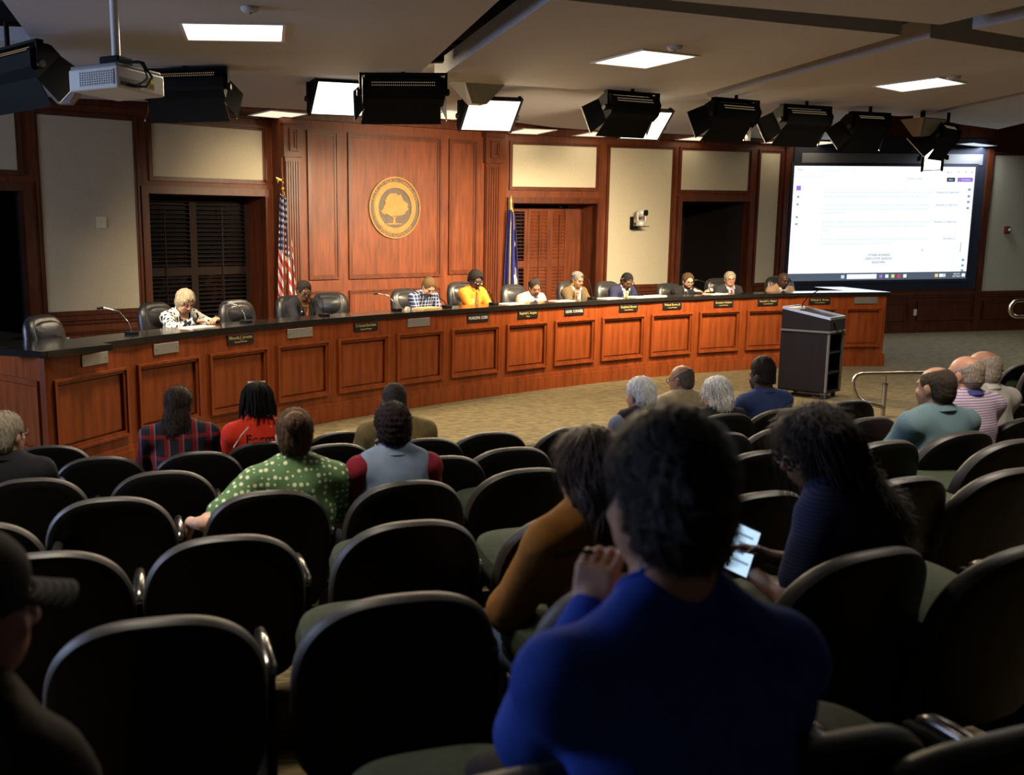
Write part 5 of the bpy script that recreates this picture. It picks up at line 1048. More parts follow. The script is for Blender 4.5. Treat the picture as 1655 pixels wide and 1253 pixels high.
def jacket(m, seed=2, inf=.024, wd=.075, dp=.30, sleeve=.94, amp=.007, lapel=True, name='jacket'):
    def fn(r, t, h):
        mm = m if not isinstance(m, tuple) else cloth(m); sd = Sdf(); torso(sd, r, inf); arms_sdf(sd, r, inf, sleeve); sd.c(r.nb+r.up*.02+r.fwd*.02, r.nb+r.up*.30+r.fwd*.10, .074, .14, .008, 's'); sd.plane(r.pel+V(0, 0, -.16), (0, 0, -1))
        for k in range(9): f = k/8; c = r.nb-r.up*(dp*f-.03); sd.c(c+r.fwd*.03, c+r.fwd*.24, wd*(1-f)+.005, wd*(1-f)+.005, .006, 's')
        pos, q = sd.mesh(h*1.2); o = link_mesh(name, np_mesh(name, pos, q, mm, wrinkle(amp, seed)), t)
        if lapel:
            for s in (-1, 1):
                P = lambda d, x, f: tuple(r.nb-r.up*d+V(s*x, 0, 0)+r.fwd*f)
                v = [P(-.03, .062, .02), P(.02, .085, .085), P(.09, .105, .135), P(.13, .118, .132), P(.17, .10, .142), P(dp, .02, .148), P(.14, .045, .145), P(.05, .06, .11)]
                MB().add(v+[tuple(V(*x)+r.fwd*.008) for x in v], [tuple(range(8)), tuple(range(15, 7, -1))]+[(i, 8+i, 8+(i+1) % 8, (i+1) % 8) for i in range(8)]).build('lapel', mm, o)
    return fn
# ---- hair and face
def strands(o, n, ln, wd, seed, out=.25, jit=.3, curl=0., cen=None):     # thin tapered hair ribbons rooted on a hair surface
    me = o.data; nv = len(me.vertices); co = np.empty(nv*3); me.vertices.foreach_get('co', co); co = co.reshape(-1, 3); no = np.empty(nv*3, dtype=np.float32); me.vertex_normals.foreach_get('vector', no); no = no.reshape(-1, 3)
    g = np.random.default_rng(seed); i = g.integers(0, nv, n); p = co[i]; q = no[i]; dn = np.array([0, -.15, -1.])+g.normal(size=(n, 3))*jit
    d = dn-q*(dn*q).sum(1)[:, None]; d = d/(np.linalg.norm(d, axis=1)[:, None]+1e-6)+q*out; d /= np.linalg.norm(d, axis=1)[:, None]; w = np.cross(d, q); w /= np.linalg.norm(w, axis=1)[:, None]+1e-6
    L = (ln*g.uniform(.5, 1.2, n))[:, None]; c = g.normal(size=(n, 3))*curl*ln; m1 = p+d*L*.5+c; m2 = p+d*L-q*L*.22; w1 = w*wd; P = np.stack([p-q*.002-w1, p-q*.002+w1, m1+w1*.8, m1-w1*.8, m2+w1*.15, m2-w1*.15], 1).reshape(-1, 3)
    b = (np.arange(n)*6)[:, None]; Q = np.concatenate([b+np.array([0, 1, 2, 3]), b+np.array([3, 2, 4, 5])], 0); s = link_mesh('hair_strands', np_mesh('hair_strands', P, Q, me.materials[0]), o); s['kind'] = 'stuff'
    return s
def h_cap(col, t=.012, disp='strand', amp=.004, rough=.6, label=None, sp=.10, **kw):
    def fn(r, tt, h):
        fz = kw.pop('fz', None) if 'fz' in kw else FZ.get(disp); sd = cap_sdf(r, t, **kw); pos, q = sd.mesh(min(h, .009)); d = strand(amp, 1.3, H(r, 0, -.03, .12)) if disp == 'strand' else (tuft(amp, 2.) if disp else None); o = link_mesh('hair', np_mesh('hair', pos, q, hairm(col, rough, sp), d), tt)
        if fz and t > .006: strands(o, *fz)
    return fn
FZ = {'strand': (900, .035, .0022, 3, .18, .25), 'tuft': (700, .012, .002, 4, .7, .8, .2)}
def h_fringe(col, t=.008, amp=.002, cut=(.085, .115, .075), cz=.085):
    def fn(r, tt, h):
        sd = cap_sdf(r, t); sd.e(H(r, 0, .03, cz), cut, .01, r.HR, 's'); pos, q = sd.mesh(.006); link_mesh('hair', np_mesh('hair', pos, q, hairm(col, .6), tuft(amp, 1.)), tt)
    return fn
def h_long(col, t=.022, blobs=(), amp=.006, rough=.42, locks=0, seed=1, nape=-.16, tip=.3, spread=.10, rad=.003, front=.0, ear=False, sp=.14, fz=(1200, .06, .0025, 5, .12, .25)):
    def fn(r, tt, h):
        sd = cap_sdf(r, t, nape, front, ear=ear)
        for c, rr, k in blobs: sd.p.insert(2, ('e', H(r, *c), V(*rr), k, r.HR, 'u'))
        pos, q = sd.mesh(min(h, .008)); o = link_mesh('hair', np_mesh('hair', pos, q, hairm(col, rough, sp), strand(amp, seed, H(r, 0, -.03, .12))), tt); strands(o, *fz)
        if locks:
            g = random.Random(seed); mb = MB()
            for k in range(locks):
                a = g.uniform(-2.5, 2.5); e = g.uniform(.1, .9); P = []
                for j in range(7):
                    f = j/6; rr = .088+t+.01*math.sin(f*5+k); z = .10*math.cos(f*1.9)-.02 if f < .5 else -.02-(f-.5)*2*tip*e; ww = 1+f*spread*4
                    P.append(tuple(H(r, math.sin(a)*rr*min(1.0, .35+1.6*f)*ww+g.uniform(-.006, .006), -.012-math.cos(a)*(.10+t)*min(1, .3+1.7*f)*(1+f*spread)+g.uniform(-.006, .006), z+.02)))
                mb.tube(P, [rad]*5+[rad*.7, rad*.3], 4, False)
            mb.build('loose_strands', hairm(col, rough, sp), o, True, kind='stuff')
    return fn
def h_bun(col, c, rr, t=.010, amp=.004, tie_col=None, **kw):
    def fn(r, tt, h):
        h_cap(col, t, amp=amp, **kw)(r, tt, h); o = tt.children[-1]; sd = Sdf(); sd.e(H(r, *c), rr, .02, r.HR); pos, q = sd.mesh(.006); link_mesh('hair_bun', np_mesh('hair_bun', pos, q, hairm(col), strand(.005, 2., H(r, *c)+V(0, -.02, 0))), o)
        if tie_col: mb = MB(); mb.tube([tuple(H(r, c[0]+rr[0]*.95*math.cos(a), c[1]+rr[1]*.55, c[2]+rr[2]*.95*math.sin(a))) for a in np.linspace(0, 2*PI, 20)], .006, 6); mb.build('hair_tie', cloth(tie_col), o, True)
    return fn
def h_locs(col, n=70, ln=.22, t=.010, r0=.0075, seed=4, amp=.003, tail=None, **kw):
    def fn(r, tt, h):
        h_cap(col, t, 'tuft', amp, rough=.6, **kw)(r, tt, h); o = tt.children[-1]; g = random.Random(seed); mb = MB()
        for k in range(n):
            a = g.uniform(-2.15, 2.15); s = g.uniform(.2, 1.); P = []
            for j in range(7):
                f = j/6; th = (.15+.85*s)*min(1, f*1.7)*1.45; rr = .093+t
                if f < .6: q = V(math.sin(a)*rr*math.sin(th), -.012-math.cos(a)*(rr+.018)*math.sin(th), .035+(.092+t)*math.cos(th))
                else: q = P_last+V(math.sin(a)*.006+g.uniform(-.008, .008), -math.cos(a)*.006+g.uniform(-.006, .006), -ln*.30*g.uniform(.6, 1.1)) if not tail else P_last+(V(*tail)-P_last)*.5*(f-.4)+V(g.uniform(-.01, .01), g.uniform(-.01, .01), 0)
                P_last = q; P.append(tuple(H(r, *q)))
            mb.tube(P, [r0]*5+[r0*.9, r0*.6], 6)
        mb.build('locs', hairm(col, .6), o, True, kind='stuff')
    return fn
def beardf(col, full=1.):
    def fn(r, tt, h):
        sd = Sdf(); R = r.HR; p = lambda *q: H(r, *q); sd.e(p(0, .036, -.062), (.062*full, .060, .050*full), .02, R); sd.e(p(0, .030, -.040), (.069, .050, .045), .02, R); sd.e(p(0, .095, -.036), (.034, .014, .007), .01, R); sd.e(p(0, .085, -.002), (.062, .06, .036), .01, R, 's'); sd.e(p(0, .108, -.054), (.020, .02, .009), .005, R, 's'); pos, q = sd.mesh(.006); link_mesh('beard', np_mesh('beard', pos, q, hairm(col, .6), tuft(.0015, 3.)), tt)
    return fn
def glassesf(col=(.02, .018, .016), rim=.0035, metal=False):
    def fn(r, tt):
        mb = MB(); R = r.HR
        for s in (-1, 1):
            mb.tube([tuple(H(r, s*.034+.027*math.cos(a), .106-.006*abs(math.cos(a)), .006+.019*math.sin(a))) for a in np.linspace(0, 2*PI, 19)], rim, 6); mb.tube([tuple(H(r, *q)) for q in ((s*.062, .098, .010), (s*.080, .05, .010), (s*.083, -.01, .012), (s*.080, -.025, .0))], rim, 6)
        mb.tube([tuple(H(r, *q)) for q in ((-.009, .108, .010), (0, .111, .012), (.009, .108, .010))], rim, 6); o = mb.build('glasses', M['chrome'] if metal else mat('glasses_frame', col, .3), tt, True)
    return fn
def eyes(r, t, h):
    for s in (-1, 1): mb = MB(); mb.ell((0, 0, 0), (.012, .007, .005), 10, 6); o = mb.build('eye', M['eye'], t, True); o.location = tuple(H(r, s*.031, .0865, .0075)); o.rotation_euler = Matrix(r.HR.tolist()).to_euler()
    for s in (-1, 1): MB().tube([tuple(H(r, s*q[0], q[1], q[2])) for q in ((.014, .099, .028), (.032, .096, .034), (.05, .082, .030))], [.003, .004, .002], 6).build('eyebrow', M['brow'], t, True)
M['eye'] = mat('eye_dark', (.03, .022, .018), .2); M['brow'] = mat('eyebrow_hair', (.03, .02, .014), .7)
M['rubber2'] = M['rubber']
# ---- patterned cloth
def pat(name, fn, rough=.85, bump=.1):
    m = mat(name, (.5, .5, .5), rough, spec=.15); b = NB(m); b.out(fn(b)); return m
def plaid_blue(b):
    c = b.mix(b.band(b.X, 21, .36), (.055, .085, .20), (.02, .032, .085)); c = b.mix(b.op('MULTIPLY', b.band(b.Z, 21, .36, .2), .55), c, (.018, .03, .08)); c = b.mix(b.op('MULTIPLY', b.band(b.X, 21, .15, .45), .75), c, (.62, .62, .62)); return b.mix(b.op('MULTIPLY', b.band(b.Z, 21, .15, .62), .75), c, (.62, .62, .62))
def plaid_red(b):
    c = b.mix(b.band(b.X, 11, .32, .1), (.020, .020, .032), (.22, .014, .018)); c = b.mix(b.op('MULTIPLY', b.band(b.Z, 7, .18, .5), .8), c, (.26, .020, .022)); c = b.mix(b.op('MULTIPLY', b.band(b.X, 55, .22), .5), c, (.012, .012, .015)); c = b.mix(b.op('MULTIPLY', b.band(b.Z, 60, .25), .5), c, (.012, .012, .016)); return b.mix(b.op('MULTIPLY', b.band(b.X, 11, .08, .8), .5), c, (.20, .22, .30))
def polka(b):
    v = b.N.new('ShaderNodeTexVoronoi'); v.inputs['Scale'].default_value = 34; v.inputs['Randomness'].default_value = .3; b.L.new(b.tc.outputs['Object'], v.inputs[0]); return b.mix(b.op('LESS_THAN', v.outputs['Distance'], .33), (.085, .165, .068), (.60, .62, .42))
def stripes(b): return b.mix(b.band(b.Z, 66, .45), (.56, .50, .58), (.25, .15, .30))
def animal(b):
    v = b.N.new('ShaderNodeTexVoronoi'); v.feature = 'DISTANCE_TO_EDGE'; v.inputs['Scale'].default_value = 25; mp = b.N.new('ShaderNodeMapping'); mp.inputs['Scale'].default_value = (1, 1, .55); b.L.new(b.tc.outputs['Object'], mp.inputs[0]); b.L.new(mp.outputs[0], v.inputs[0]); v2 = b.N.new('ShaderNodeTexVoronoi'); v2.inputs['Scale'].default_value = 19; b.L.new(mp.outputs[0], v2.inputs[0])
    return b.mix(b.op('GREATER_THAN', v.outputs['Distance'], .15), (.68, .66, .60), (.012, .012, .022))
def denim(b):
    n = b.N.new('ShaderNodeTexNoise'); n.inputs['Scale'].default_value = 9; b.L.new(b.tc.outputs['Object'], n.inputs[0]); c = b.mix(n.outputs[0], (.08, .13, .25), (.34, .43, .56)); c = b.mix(b.op('MULTIPLY', b.band(b.X, 240, .4), .35), c, (.05, .08, .16)); return c
def teal(b): c = b.mix(b.op('MULTIPLY', b.band(b.op('ADD', b.X, b.Z), 110, .4), .6), (.085, .14, .16), (.17, .24, .27)); return b.mix(b.op('MULTIPLY', b.band(b.op('SUBTRACT', b.X, b.Z), 110, .4), .4), c, (.05, .10, .13))
def knit(b): return b.mix(b.op('MULTIPLY', b.band(b.Z, 90, .5), .6), (.035, .042, .105), (.012, .015, .045))
# ================================================================== PEOPLE AT THE COUNCIL DESK
GP = 'people seated behind the council desk'; GA = 'people seated in the audience'
def dais(px, py, label, rig, skin_t, po=.98, turn=0., arm='desk', **kw):
    sc = kw.get('sc', .92); kw['sc'] = sc; r = make_rig(**rig); ho = po-r.hc[1]*sc
    t_ = arc_t(px, ho, 1.42); n_ = arcn(t_); hp = arc(t_)-n_*ho; P = arc(t_)-n_*po; yaw = math.atan2(n_[1], n_[0])-PI/2+turn
    topz = aty(px, py, hp[1])[2]; dzh = ZD-PLAT
    if turn: f = np.array([-math.sin(yaw), math.cos(yaw)]); P = hp-f*r.hc[1]*sc
    if arm == 'desk': arm = {s: ((s*.16,   .42, (.78-PLAT)/sc+.045), (s*.7, -.2, -.7), (-s*.5, .85, -.05), (0, -.1, -1), .45) for s in (-1, 1)}
    if arm == 'fold': arm = {s: ((s*.11, .40+.03*s, (.78-PLAT)/sc+.055), (s*.8, -.3, -.6), (-s*.8, .5, -.05), (0, -.1, -1), .4) for s in (-1, 1)}
    if arm == 'top': arm = {s: ((s*.16, .56, dzh/sc+.04), (s*.8, -.3, -.7), (-s*.9, .35, -.02), (0, -.1, -1), .5) for s in (-1, 1)}
    ex = kw.pop('extras', None)
    def extras(rr, t, h): 
        eyes(rr, t, h)
        if ex: ex(rr, t, h)
    return person('person', label, (P[0], P[1]), yaw, skin_t, r, topz, floor=PLAT, arm=arm, group=GP, extras=extras, h=.0098, **kw)
def necklace(col='gold', drop=.06):
    def fn(r, t, h): MB().tube([tuple(r.nb+V(math.sin(a)*.075, 0, 0)+r.fwd*(.02+.075*math.cos(a))+r.up*(.02-drop*.5*(1+math.cos(a)))) for a in np.linspace(-2.2, 2.2, 20)], .004, 6).build('necklace', M[col], t, True)
    return fn
def studs(r, t, col='gold', hoop=0.):
    for s in (-1, 1):
        p = H(r, s*.083, -.006, -.04)
        if hoop: MB().tube([tuple(p+V(0, hoop*math.sin(a), -hoop+hoop*math.cos(a))) for a in np.linspace(0, 2*PI, 16)], .0045, 6).build('earring', M[col], t, True)
        else: MB().ell(tuple(p), (.007, .007, .007), 8, 6).build('earring', M[col], t, True)
def lapel_pin(x, d, col, rad=.012):
    def fn(r, t, h): MB().ell(tuple(r.nb-r.up*d+V(x, 0, 0)+r.fwd*.150), (rad, rad*.5, rad), 10, 6).build('lapel_pin', M[col], t, True)
    return fn
M['pearl'] = mat('pearl', (.7, .66, .56), .25)
dais(299, 473, 'grey haired woman in a black and white patterned jacket at the desk', dict(lean=.28, pitch=.55, hyaw=-.10, bw=1.02, fat=1.15), 'fair', arm='top', hair=h_cap((.44, .37, .25), .024, amp=.004, nape=-.095, front=.016, ear=False), clothes=(shirt((.015, .015, .02), .010, vneck=(.16, .06)), jacket(pat('animal_print', animal, .7), 11, .022, .065, .30, lapel=False)), extras=lambda r, t, h: (necklace('pearl')(r, t, h),))
dais(492, 456, 'woman in a dark blazer and glasses with pinned up hair', dict(lean=.10, pitch=.40, hyaw=-.25, bw=.93, fat=.95), 'brown', arm='desk', hair=h_bun((.035, .028, .024), (0, -.115, .02), (.045, .045, .045), .010, amp=.005), clothes=(shirt((.40, .12, .03), .008, vneck=(.20, .055)), jacket((.022, .022, .027), 3, .022, .075, .32)), glasses=glassesf(), extras=lambda r, t, h: (necklace()(r, t, h), studs(r, t, 'pearl'), lapel_pin(.10, .09, 'white_plastic')(r, t, h)))
dais(694, 453, 'man in a blue and white plaid shirt looking down at the desk', dict(lean=.26, bow=.22, pitch=.75, hyaw=-.20, bw=1.02), 'pale', arm='fold', hair=h_cap((.14, .085, .04), .010, amp=.003), clothes=(shirt(pat('blue_plaid', plaid_blue), .013, 1., seed=5, collar=pat('blue_plaid_collar', plaid_blue)),))
def clerk_extras(r, t, h):
    tie((.16, .085, .02), .32)(r, t, h); p = r.nb-r.up*.15+V(.085, 0, 0)+r.fwd*.128; MB().bevbox(-.03, .03, -.003, .003, -.03, .03, .002).build('shirt_badge', M['ivory_badge'], t).location = tuple(p)
M['ivory_badge'] = mat('shirt_print', (.62, .36, .15), .7)
dais(769, 440, 'man in a bright orange shirt with tie and glasses', dict(lean=.08, pitch=.42, hyaw=-.15, bw=1.0), 'dark', hair=h_cap((.014, .012, .011), .024, 'tuft', .004, .7, nape=-.05), clothes=(shirt((.52, .165, .020), .013, 1., seed=6, collar=(.50, .155, .02)),), glasses=glassesf((.02, .02, .02), .003, True), extras=clerk_extras)
dais(866, 453, 'bearded man with tied back locs in a beige jacket, leaning forward', dict(lean=.38, bow=.10, pitch=.42, hyaw=-.35, bw=1.08, fat=1.1), 'brown', arm='fold', hair=h_locs((.022, .017, .014), 40, .10, .008, tail=(0, -.16, -.13)), beard=beardf((.018, .014, .012), .95), clothes=(shirt((.42, .52, .66), .010, collar=(.45, .55, .68)), jacket((.56, .45, .27), 7, .024, .075, .30)), extras=tie((.05, .07, .14)))
dais(933, 441, 'woman in an olive brown blazer and white blouse with pearls', dict(lean=.06, pitch=.30, hyaw=.06, bw=.95, fat=.95), 'brown', arm='desk', hair=h_locs((.11, .10, .095), 50, .06, .008, tail=(0, -.12, -.04)), clothes=(shirt((.66, .62, .54), .008, vneck=(.15, .05)), jacket((.075, .052, .026), 8, .022, .085, .34)), extras=lambda r, t, h: (necklace('pearl', .05)(r, t, h), studs(r, t, 'gold', .018)))
dais(1014, 444, 'man in a navy suit with a yellow tie, reading', dict(lean=.28, bow=.12, pitch=.55, hyaw=-.12, bw=1.02), 'deep', hair=h_cap((.010, .009, .009), .010, 'tuft', .0015, .8, nape=-.055), clothes=(shirt((.64, .60, .54), .010, collar=(.66, .62, .56)), jacket((.016, .018, .045), 9, .024, .075, .30)), extras=tie((.62, .36, .02)))
dais(1113, 443, 'bearded man with bun and glasses in a black jacket', dict(lean=.30, pitch=.28, hyaw=-.22, bw=1.0), 'fair', arm='top', hair=h_bun((.075, .045, .025), (0, -.115, .055), (.045, .045, .042), .014, amp=.005), beard=beardf((.05, .03, .018), 1.08), clothes=(shirt((.45, .45, .47), .010, collar=(.5, .5, .52)), jacket((.014, .014, .016), 10, .024, .07, .28)), glasses=glassesf())
dais(1181, 440, 'grey haired man with glasses, dark suit and red tie', dict(lean=.12, pitch=.10, hyaw=-.35, bw=1.03), 'ruddy', hair=h_cap((.36, .31, .24), .013, amp=.003), clothes=(shirt((.55, .58, .70), .010, collar=(.58, .60, .72)), jacket((.030, .032, .034), 12, .024, .075, .30)), glasses=glassesf((.03, .03, .03), .0025), extras=lambda r, t, h: (tie((.45, .02, .02))(r, t, h), lapel_pin(.10, .08, 'gold')(r, t, h)))
dais(1267, 442, 'bald man in a tan suit with a grey beard near the screen', dict(lean=.26, bow=.05, pitch=.32, hyaw=.05, bw=1.02), 'deep', arm='fold', hair=h_fringe((.05, .045, .04), .004, .001), beard=beardf((.06, .05, .045), .9), clothes=(shirt((.62, .58, .54), .010, collar=(.64, .6, .55)), jacket((.36, .22, .14), 13, .024, .07, .30)), extras=tie((.03, .03, .05)))
# ================================================================== AUDIENCE
def seat(key):
    for k, v in seats.items():
        if key in k: return v
    raise KeyError(key)
def aud(px, py, key, label, rig, skin_t, turn=0., back=.0, arm='lap', dy=0., h=.009, armw=None, at=None, **kw):
    h = .0098 if h == .009 else h
    (sx, sy, sz), yaw = seat(key) if at is None else at; yaw += turn; r = make_rig(**rig); sc = kw.get('sc', .90); kw['sc'] = sc; f = np.array([-math.sin(yaw), math.cos(yaw)])
    P = np.array([sx, sy])-f*back+f*dy; h3 = rotz(yaw)@r.hc*sc; Yh = P[1]+h3[1]
    top = aty(px, py, Yh); P = P+np.array([top[0]-(P[0]+h3[0]), 0.]); fl = floor_z(*P) if at is None else sz
    armd = arm
    if arm == 'lap': armd = {s: ((s*.13, .36, .545+(top[2]-fl)/sc-r.top+.11), (s*.6, -.4, -.5), (-s*.4, .9, -.2), (0, -.2, -1), .5) for s in (-1, 1)}
    if armw:
        armd = dict(armd)
        for s, (W_, pole, hd, hn, cu) in armw.items(): armd[s] = (tuple(rotz(-yaw)@(np.asarray(W_)-V(P[0], P[1], fl))/sc), pole, hd, hn, cu)
    t, r2 = person('person', label, (P[0], P[1]), yaw, skin_t, r, top[2], floor=fl, arm=armd, group=GA, h=h, **kw)
    print('AUD', label[:30], 'Y %.2f' % Yh, 'sit %.2f' % (top[2]-fl)); return t, r2
def patch(r, t, h):
    E, S = r.arm[1][0], r.S[1]; c = S+(E-S)*.38+V(.066, 0, 0); o = MB().rings([[(0, 0, 0)], [(.004*0, .036*math.cos(a), .045*math.sin(a)) for a in np.linspace(0, 2*PI, 15)[:-1]], [(.006, .036*math.cos(a), .045*math.sin(a)) for a in np.linspace(0, 2*PI, 15)[:-1]], [(.006, 0, 0)]]).build('sleeve_patch', M['patch'], t); o.location = tuple(c); o.rotation_euler = (0, -.25, -.5)
    p = MB().ell((.009, 0, .010), (.002, .014, .012), 8, 6).build('patch_emblem', M['patch_green'], o); MB().ell((.009, -.014, -.008), (.002, .008, .007), 8, 6).build('patch_emblem', M['patch_red'], o); MB().box(.006, .008, -.02, .02, -.026, -.018).build('patch_emblem', M['paper'], o)
M['patch'] = mat('patch_blue', (.14, .16, .30), .8); M['patch_green'] = mat('patch_green', (.03, .16, .05), .8); M['patch_red'] = mat('patch_red', (.4, .05, .05), .8)
aud(8, 668, 'seating the uniformed officer', 'grey haired officer in a black uniform with a shoulder patch', dict(lean=-.06, pitch=.02, hyaw=-.45, bw=1.08), 'fair', turn=-.15, hair=h_cap((.26, .23, .17), .014, amp=.004, nape=-.085), clothes=(shirt((.012, .012, .016), .016, 1., seed=21, collar=(.011, .011, .014)),), glasses=glassesf((.02, .02, .02), .002), extras=patch)
aud(288, 627, 'seating the person in the red plaid flannel', 'person with long dark wavy hair in a red plaid flannel shirt', dict(lean=-.04, pitch=.03, hyaw=-.3, bw=1.1, fat=1.1), 'fair', sc=.84, hair=h_long((.035, .025, .019), .010, (((0, -.075, -.10), (.085, .055, .10), .05), ((-.03, -.085, -.15), (.065, .045, .06), .04)), .006, nape=-.30, fz=(3500, .06, .0016, 5, .10, .3, .1)), clothes=(shirt(pat('red_plaid', plaid_red), .016, 1., seed=22, collar=pat('red_plaid_collar', plaid_red)),))
def jersey_txt(r, t, h):
    s = text('jersey_lettering', 'Form', .088, cloth((.02, .02, .02)), t, (0, 0, 0), (0, 0, 0), .001)
    c = r.nb-r.up*.078-r.fwd*.112; R = np.stack([V(1, 0, 0), r.up, -r.fwd], 1)
    me = s.data
    for v in me.vertices: x = v.co.x; q = c+R@V(x, v.co.y, v.co.z-.9*x*x); v.co = tuple(q)
    for sx in (-1, 1): MB().tube([tuple(r.nb+V(sx*.07, 0, .0)-r.fwd*.075+r.up*.0), tuple(r.nb+V(sx*.12, 0, 0)-r.fwd*.085-r.up*.05), tuple(r.nb+V(sx*.17, 0, 0)-r.fwd*.07-r.up*.13)], .005, 6).build('white_piping', M['paper'], t, True)
aud(415, 622, 'seating the person in the red jersey', 'person with black locs in a red jersey with dark lettering', dict(lean=-.08, pitch=.06, hyaw=0, bw=1.0), 'dark', hair=h_locs((.010, .009, .009), 110, .20, .012, amp=.004, r0=.0085, nape=-.10), clothes=(shirt((.72, .045, .02), .014, .40, seed=23),), extras=lambda r, t, h: (jersey_txt(r, t, h), MB().tube([tuple(H(r, .055*math.cos(a), .01-.02*math.sin(a), .140)) for a in np.linspace(.2, PI-.2, 10)], .007, 6).build('hair_band', M['paper'], t, True)))
(sp, syaw) = seat('seating the woman in the green polka'); hp = aty(308, 846, sp[1]+.05)
aud(475, 664, 'seating the woman in the green polka', 'woman with a brown hair bun in a green polka dot blouse', dict(lean=-.02, pitch=.12, hyaw=-.08, bw=1.06, fat=1.05, sh=-.01), 'pale', hair=h_bun((.085, .050, .028), (.0, -.112, .072), (.050, .042, .050), .012, .005, tie_col=(.30, .2, .1), nape=-.085), clothes=(shirt(pat('polka_dots', polka, .7), .020, .38, seed=24, amp=.008),), armw={-1: (hp, (-.5, -.5, -.3), (-.2, .5, -.85), (.9, .1, -.1), .3)})
aud(634, 654, 'seating the woman in the denim vest', 'woman in a denim vest over maroon sleeves with silver hoop earrings', dict(lean=-.02, pitch=.12, hyaw=0, bw=1.0, fat=1.05), 'deep', sc=.88, hair=h_cap((.022, .014, .016), .014, 'tuft', .005, .6, nape=-.06), clothes=(shirt((.17, .012, .025), .012, .46, seed=25), shirt(pat('denim_vest', denim), .022, 0., seed=26, name='denim_vest', amp=.005, collar=pat('denim_collar', denim))), extras=lambda r, t, h: studs(r, t, 'chrome', .022))
# vest arms must stay uncovered: see shirt(sleeve=0)
aud(637, 621, 'seating the man in khaki', 'man with buzzed grey hair in a khaki shirt, front row', dict(lean=.12, pitch=.20, hyaw=0, bw=1.12, fat=1.1), 'deep', dy=.05, hair=h_cap((.065, .055, .045), .005, 'tuft', .0015, .8, nape=-.06), clothes=(shirt((.26, .20, .085), .018, 1., seed=27, collar=(.26, .2, .09)),))
aud(1036, 612, 'seating the white haired man in the dark vest', 'white haired man in a dark vest with pale sleeves', dict(lean=.0, pitch=.16, hyaw=.28, bw=1.08), 'ruddy', hair=h_cap((.86, .84, .80), .014, amp=.004, nape=-.085), clothes=(shirt((.16, .18, .24), .010, 1., seed=28), shirt((.016, .016, .020), .026, 0., seed=29, name='vest', collar=(.014, .014, .018))))
aud(1102, 591, 'seating the bald man in the tan jacket', 'bald man with glasses in a light tan jacket', dict(lean=-.05, pitch=.12, hyaw=.55, bw=1.1, fat=1.1), 'tan', sc=.84, hair=h_fringe((.12, .10, .08), .003, .001), clothes=(shirt((.6, .56, .5), .010), jacket((.42, .34, .21), 30, .024, .07, .3, lapel=False)), glasses=glassesf((.015, .015, .015), .003))
aud(1159, 612, 'seating the white haired woman in black', 'white haired woman with shoulder length hair in a black jacket', dict(lean=.0, pitch=.16, hyaw=.2, bw=.98), 'fair', sc=.84, hair=h_long((.88, .86, .80), .018, (((0, -.05, -.075), (.098, .075, .075), .04),), .006, nape=-.16, locks=40, tip=.06, spread=.05), clothes=(shirt((.013, .013, .014), .02, 1., seed=31, collar=(.012, .012, .012)),))
aud(1233, 586, 'seating the woman in the navy jacket', 'woman in a navy blue jacket with upswept dark hair and a hoop earring', dict(lean=.02, pitch=.10, hyaw=.30, bw=1.0, fat=1.0), 'dark', sc=.82, hair=h_cap((.016, .012, .012), .006, 'strand', .004, .4, nape=-.04, top=.05), clothes=(shirt((.030, .050, .150), .018, 1., seed=32, collar=(.03, .05, .15)),), extras=lambda r, t, h: studs(r, t, 'chrome', .016))
tp = seat('seen left of his elbow')
aud(1515, 594, 'seen left of his elbow', 'man with thinning cropped hair in a teal polo shirt', dict(lean=.0, pitch=.06, hyaw=.1, bw=1.14, fat=1.1), 'tan', hair=h_fringe((.045, .033, .025), .004, .001, (.062, .085, .04), .115), clothes=(shirt(pat('teal_polo', teal), .016, .36, seed=33, collar=pat('teal_collar', teal)),), trousers=(.035, .05, .11), dy=.14)
aud(1562, 576, 'seating the man in the striped polo', 'bald man with grey fringe in a purple and white striped polo', dict(lean=.02, pitch=.06, hyaw=.2, bw=1.14, fat=1.15), 'ruddy', dy=.25, sc=.86, hair=h_fringe((.34, .28, .22), .004, .001), clothes=(shirt(pat('striped_polo', stripes), .018, .36, seed=34, collar=(.05, .06, .22)),), extras=lambda r, t, h: MB().tube([tuple(H(r, .083*math.sin(a), -.015-.098*math.cos(a), -.035)) for a in np.linspace(-1.6, 1.6, 16)], .003, 6).build('glasses_strap', M['rubber'], t, True))
(sx_, sy_, sz_), yw_ = seat('seating the man in the striped polo')
aud(1590, 568, 'x', 'grey haired man with a white collar beyond the striped polo', dict(lean=.02, pitch=.06, hyaw=.25, bw=1.1, fat=1.1), 'ruddy', at=((sx_+.75, sy_+.62, floor_z(sx_+.75, sy_+.62)), yw_), hair=h_fringe((.45, .38, .30), .006, .0015, cz=.10), clothes=(shirt((.60, .57, .52), .018, .36, seed=35, collar=(.62, .6, .55)),))
dup(protos[True], (sx_+.75, sy_+.62, floor_z(sx_+.75, sy_+.62)), yw_, 'chair seating the grey haired man with the white collar', GC)
# person with long brown hair in an ochre sweater, mostly hidden by the man in blue
aud(955, 703, 'seating the person in the ochre sweater', 'person with long dark brown hair in an ochre sweater', dict(lean=.02, pitch=.20, hyaw=.25, bw=1.0), 'fair', turn=.12, dy=.04, h=.008, hair=h_long((.036, .022, .015), .024, (((0, -.04, -.10), (.105, .085, .14), .05), ((.0, -.08, -.16), (.09, .06, .10), .05)), .006, nape=-.42, locks=0, sp=.3, fz=(5000, .10, .0013, 5, .04, .14)), clothes=(shirt((.21, .088, .018), .024, 1., seed=36, amp=.020, fold_f=9.),), trousers=(.06, .09, .17))
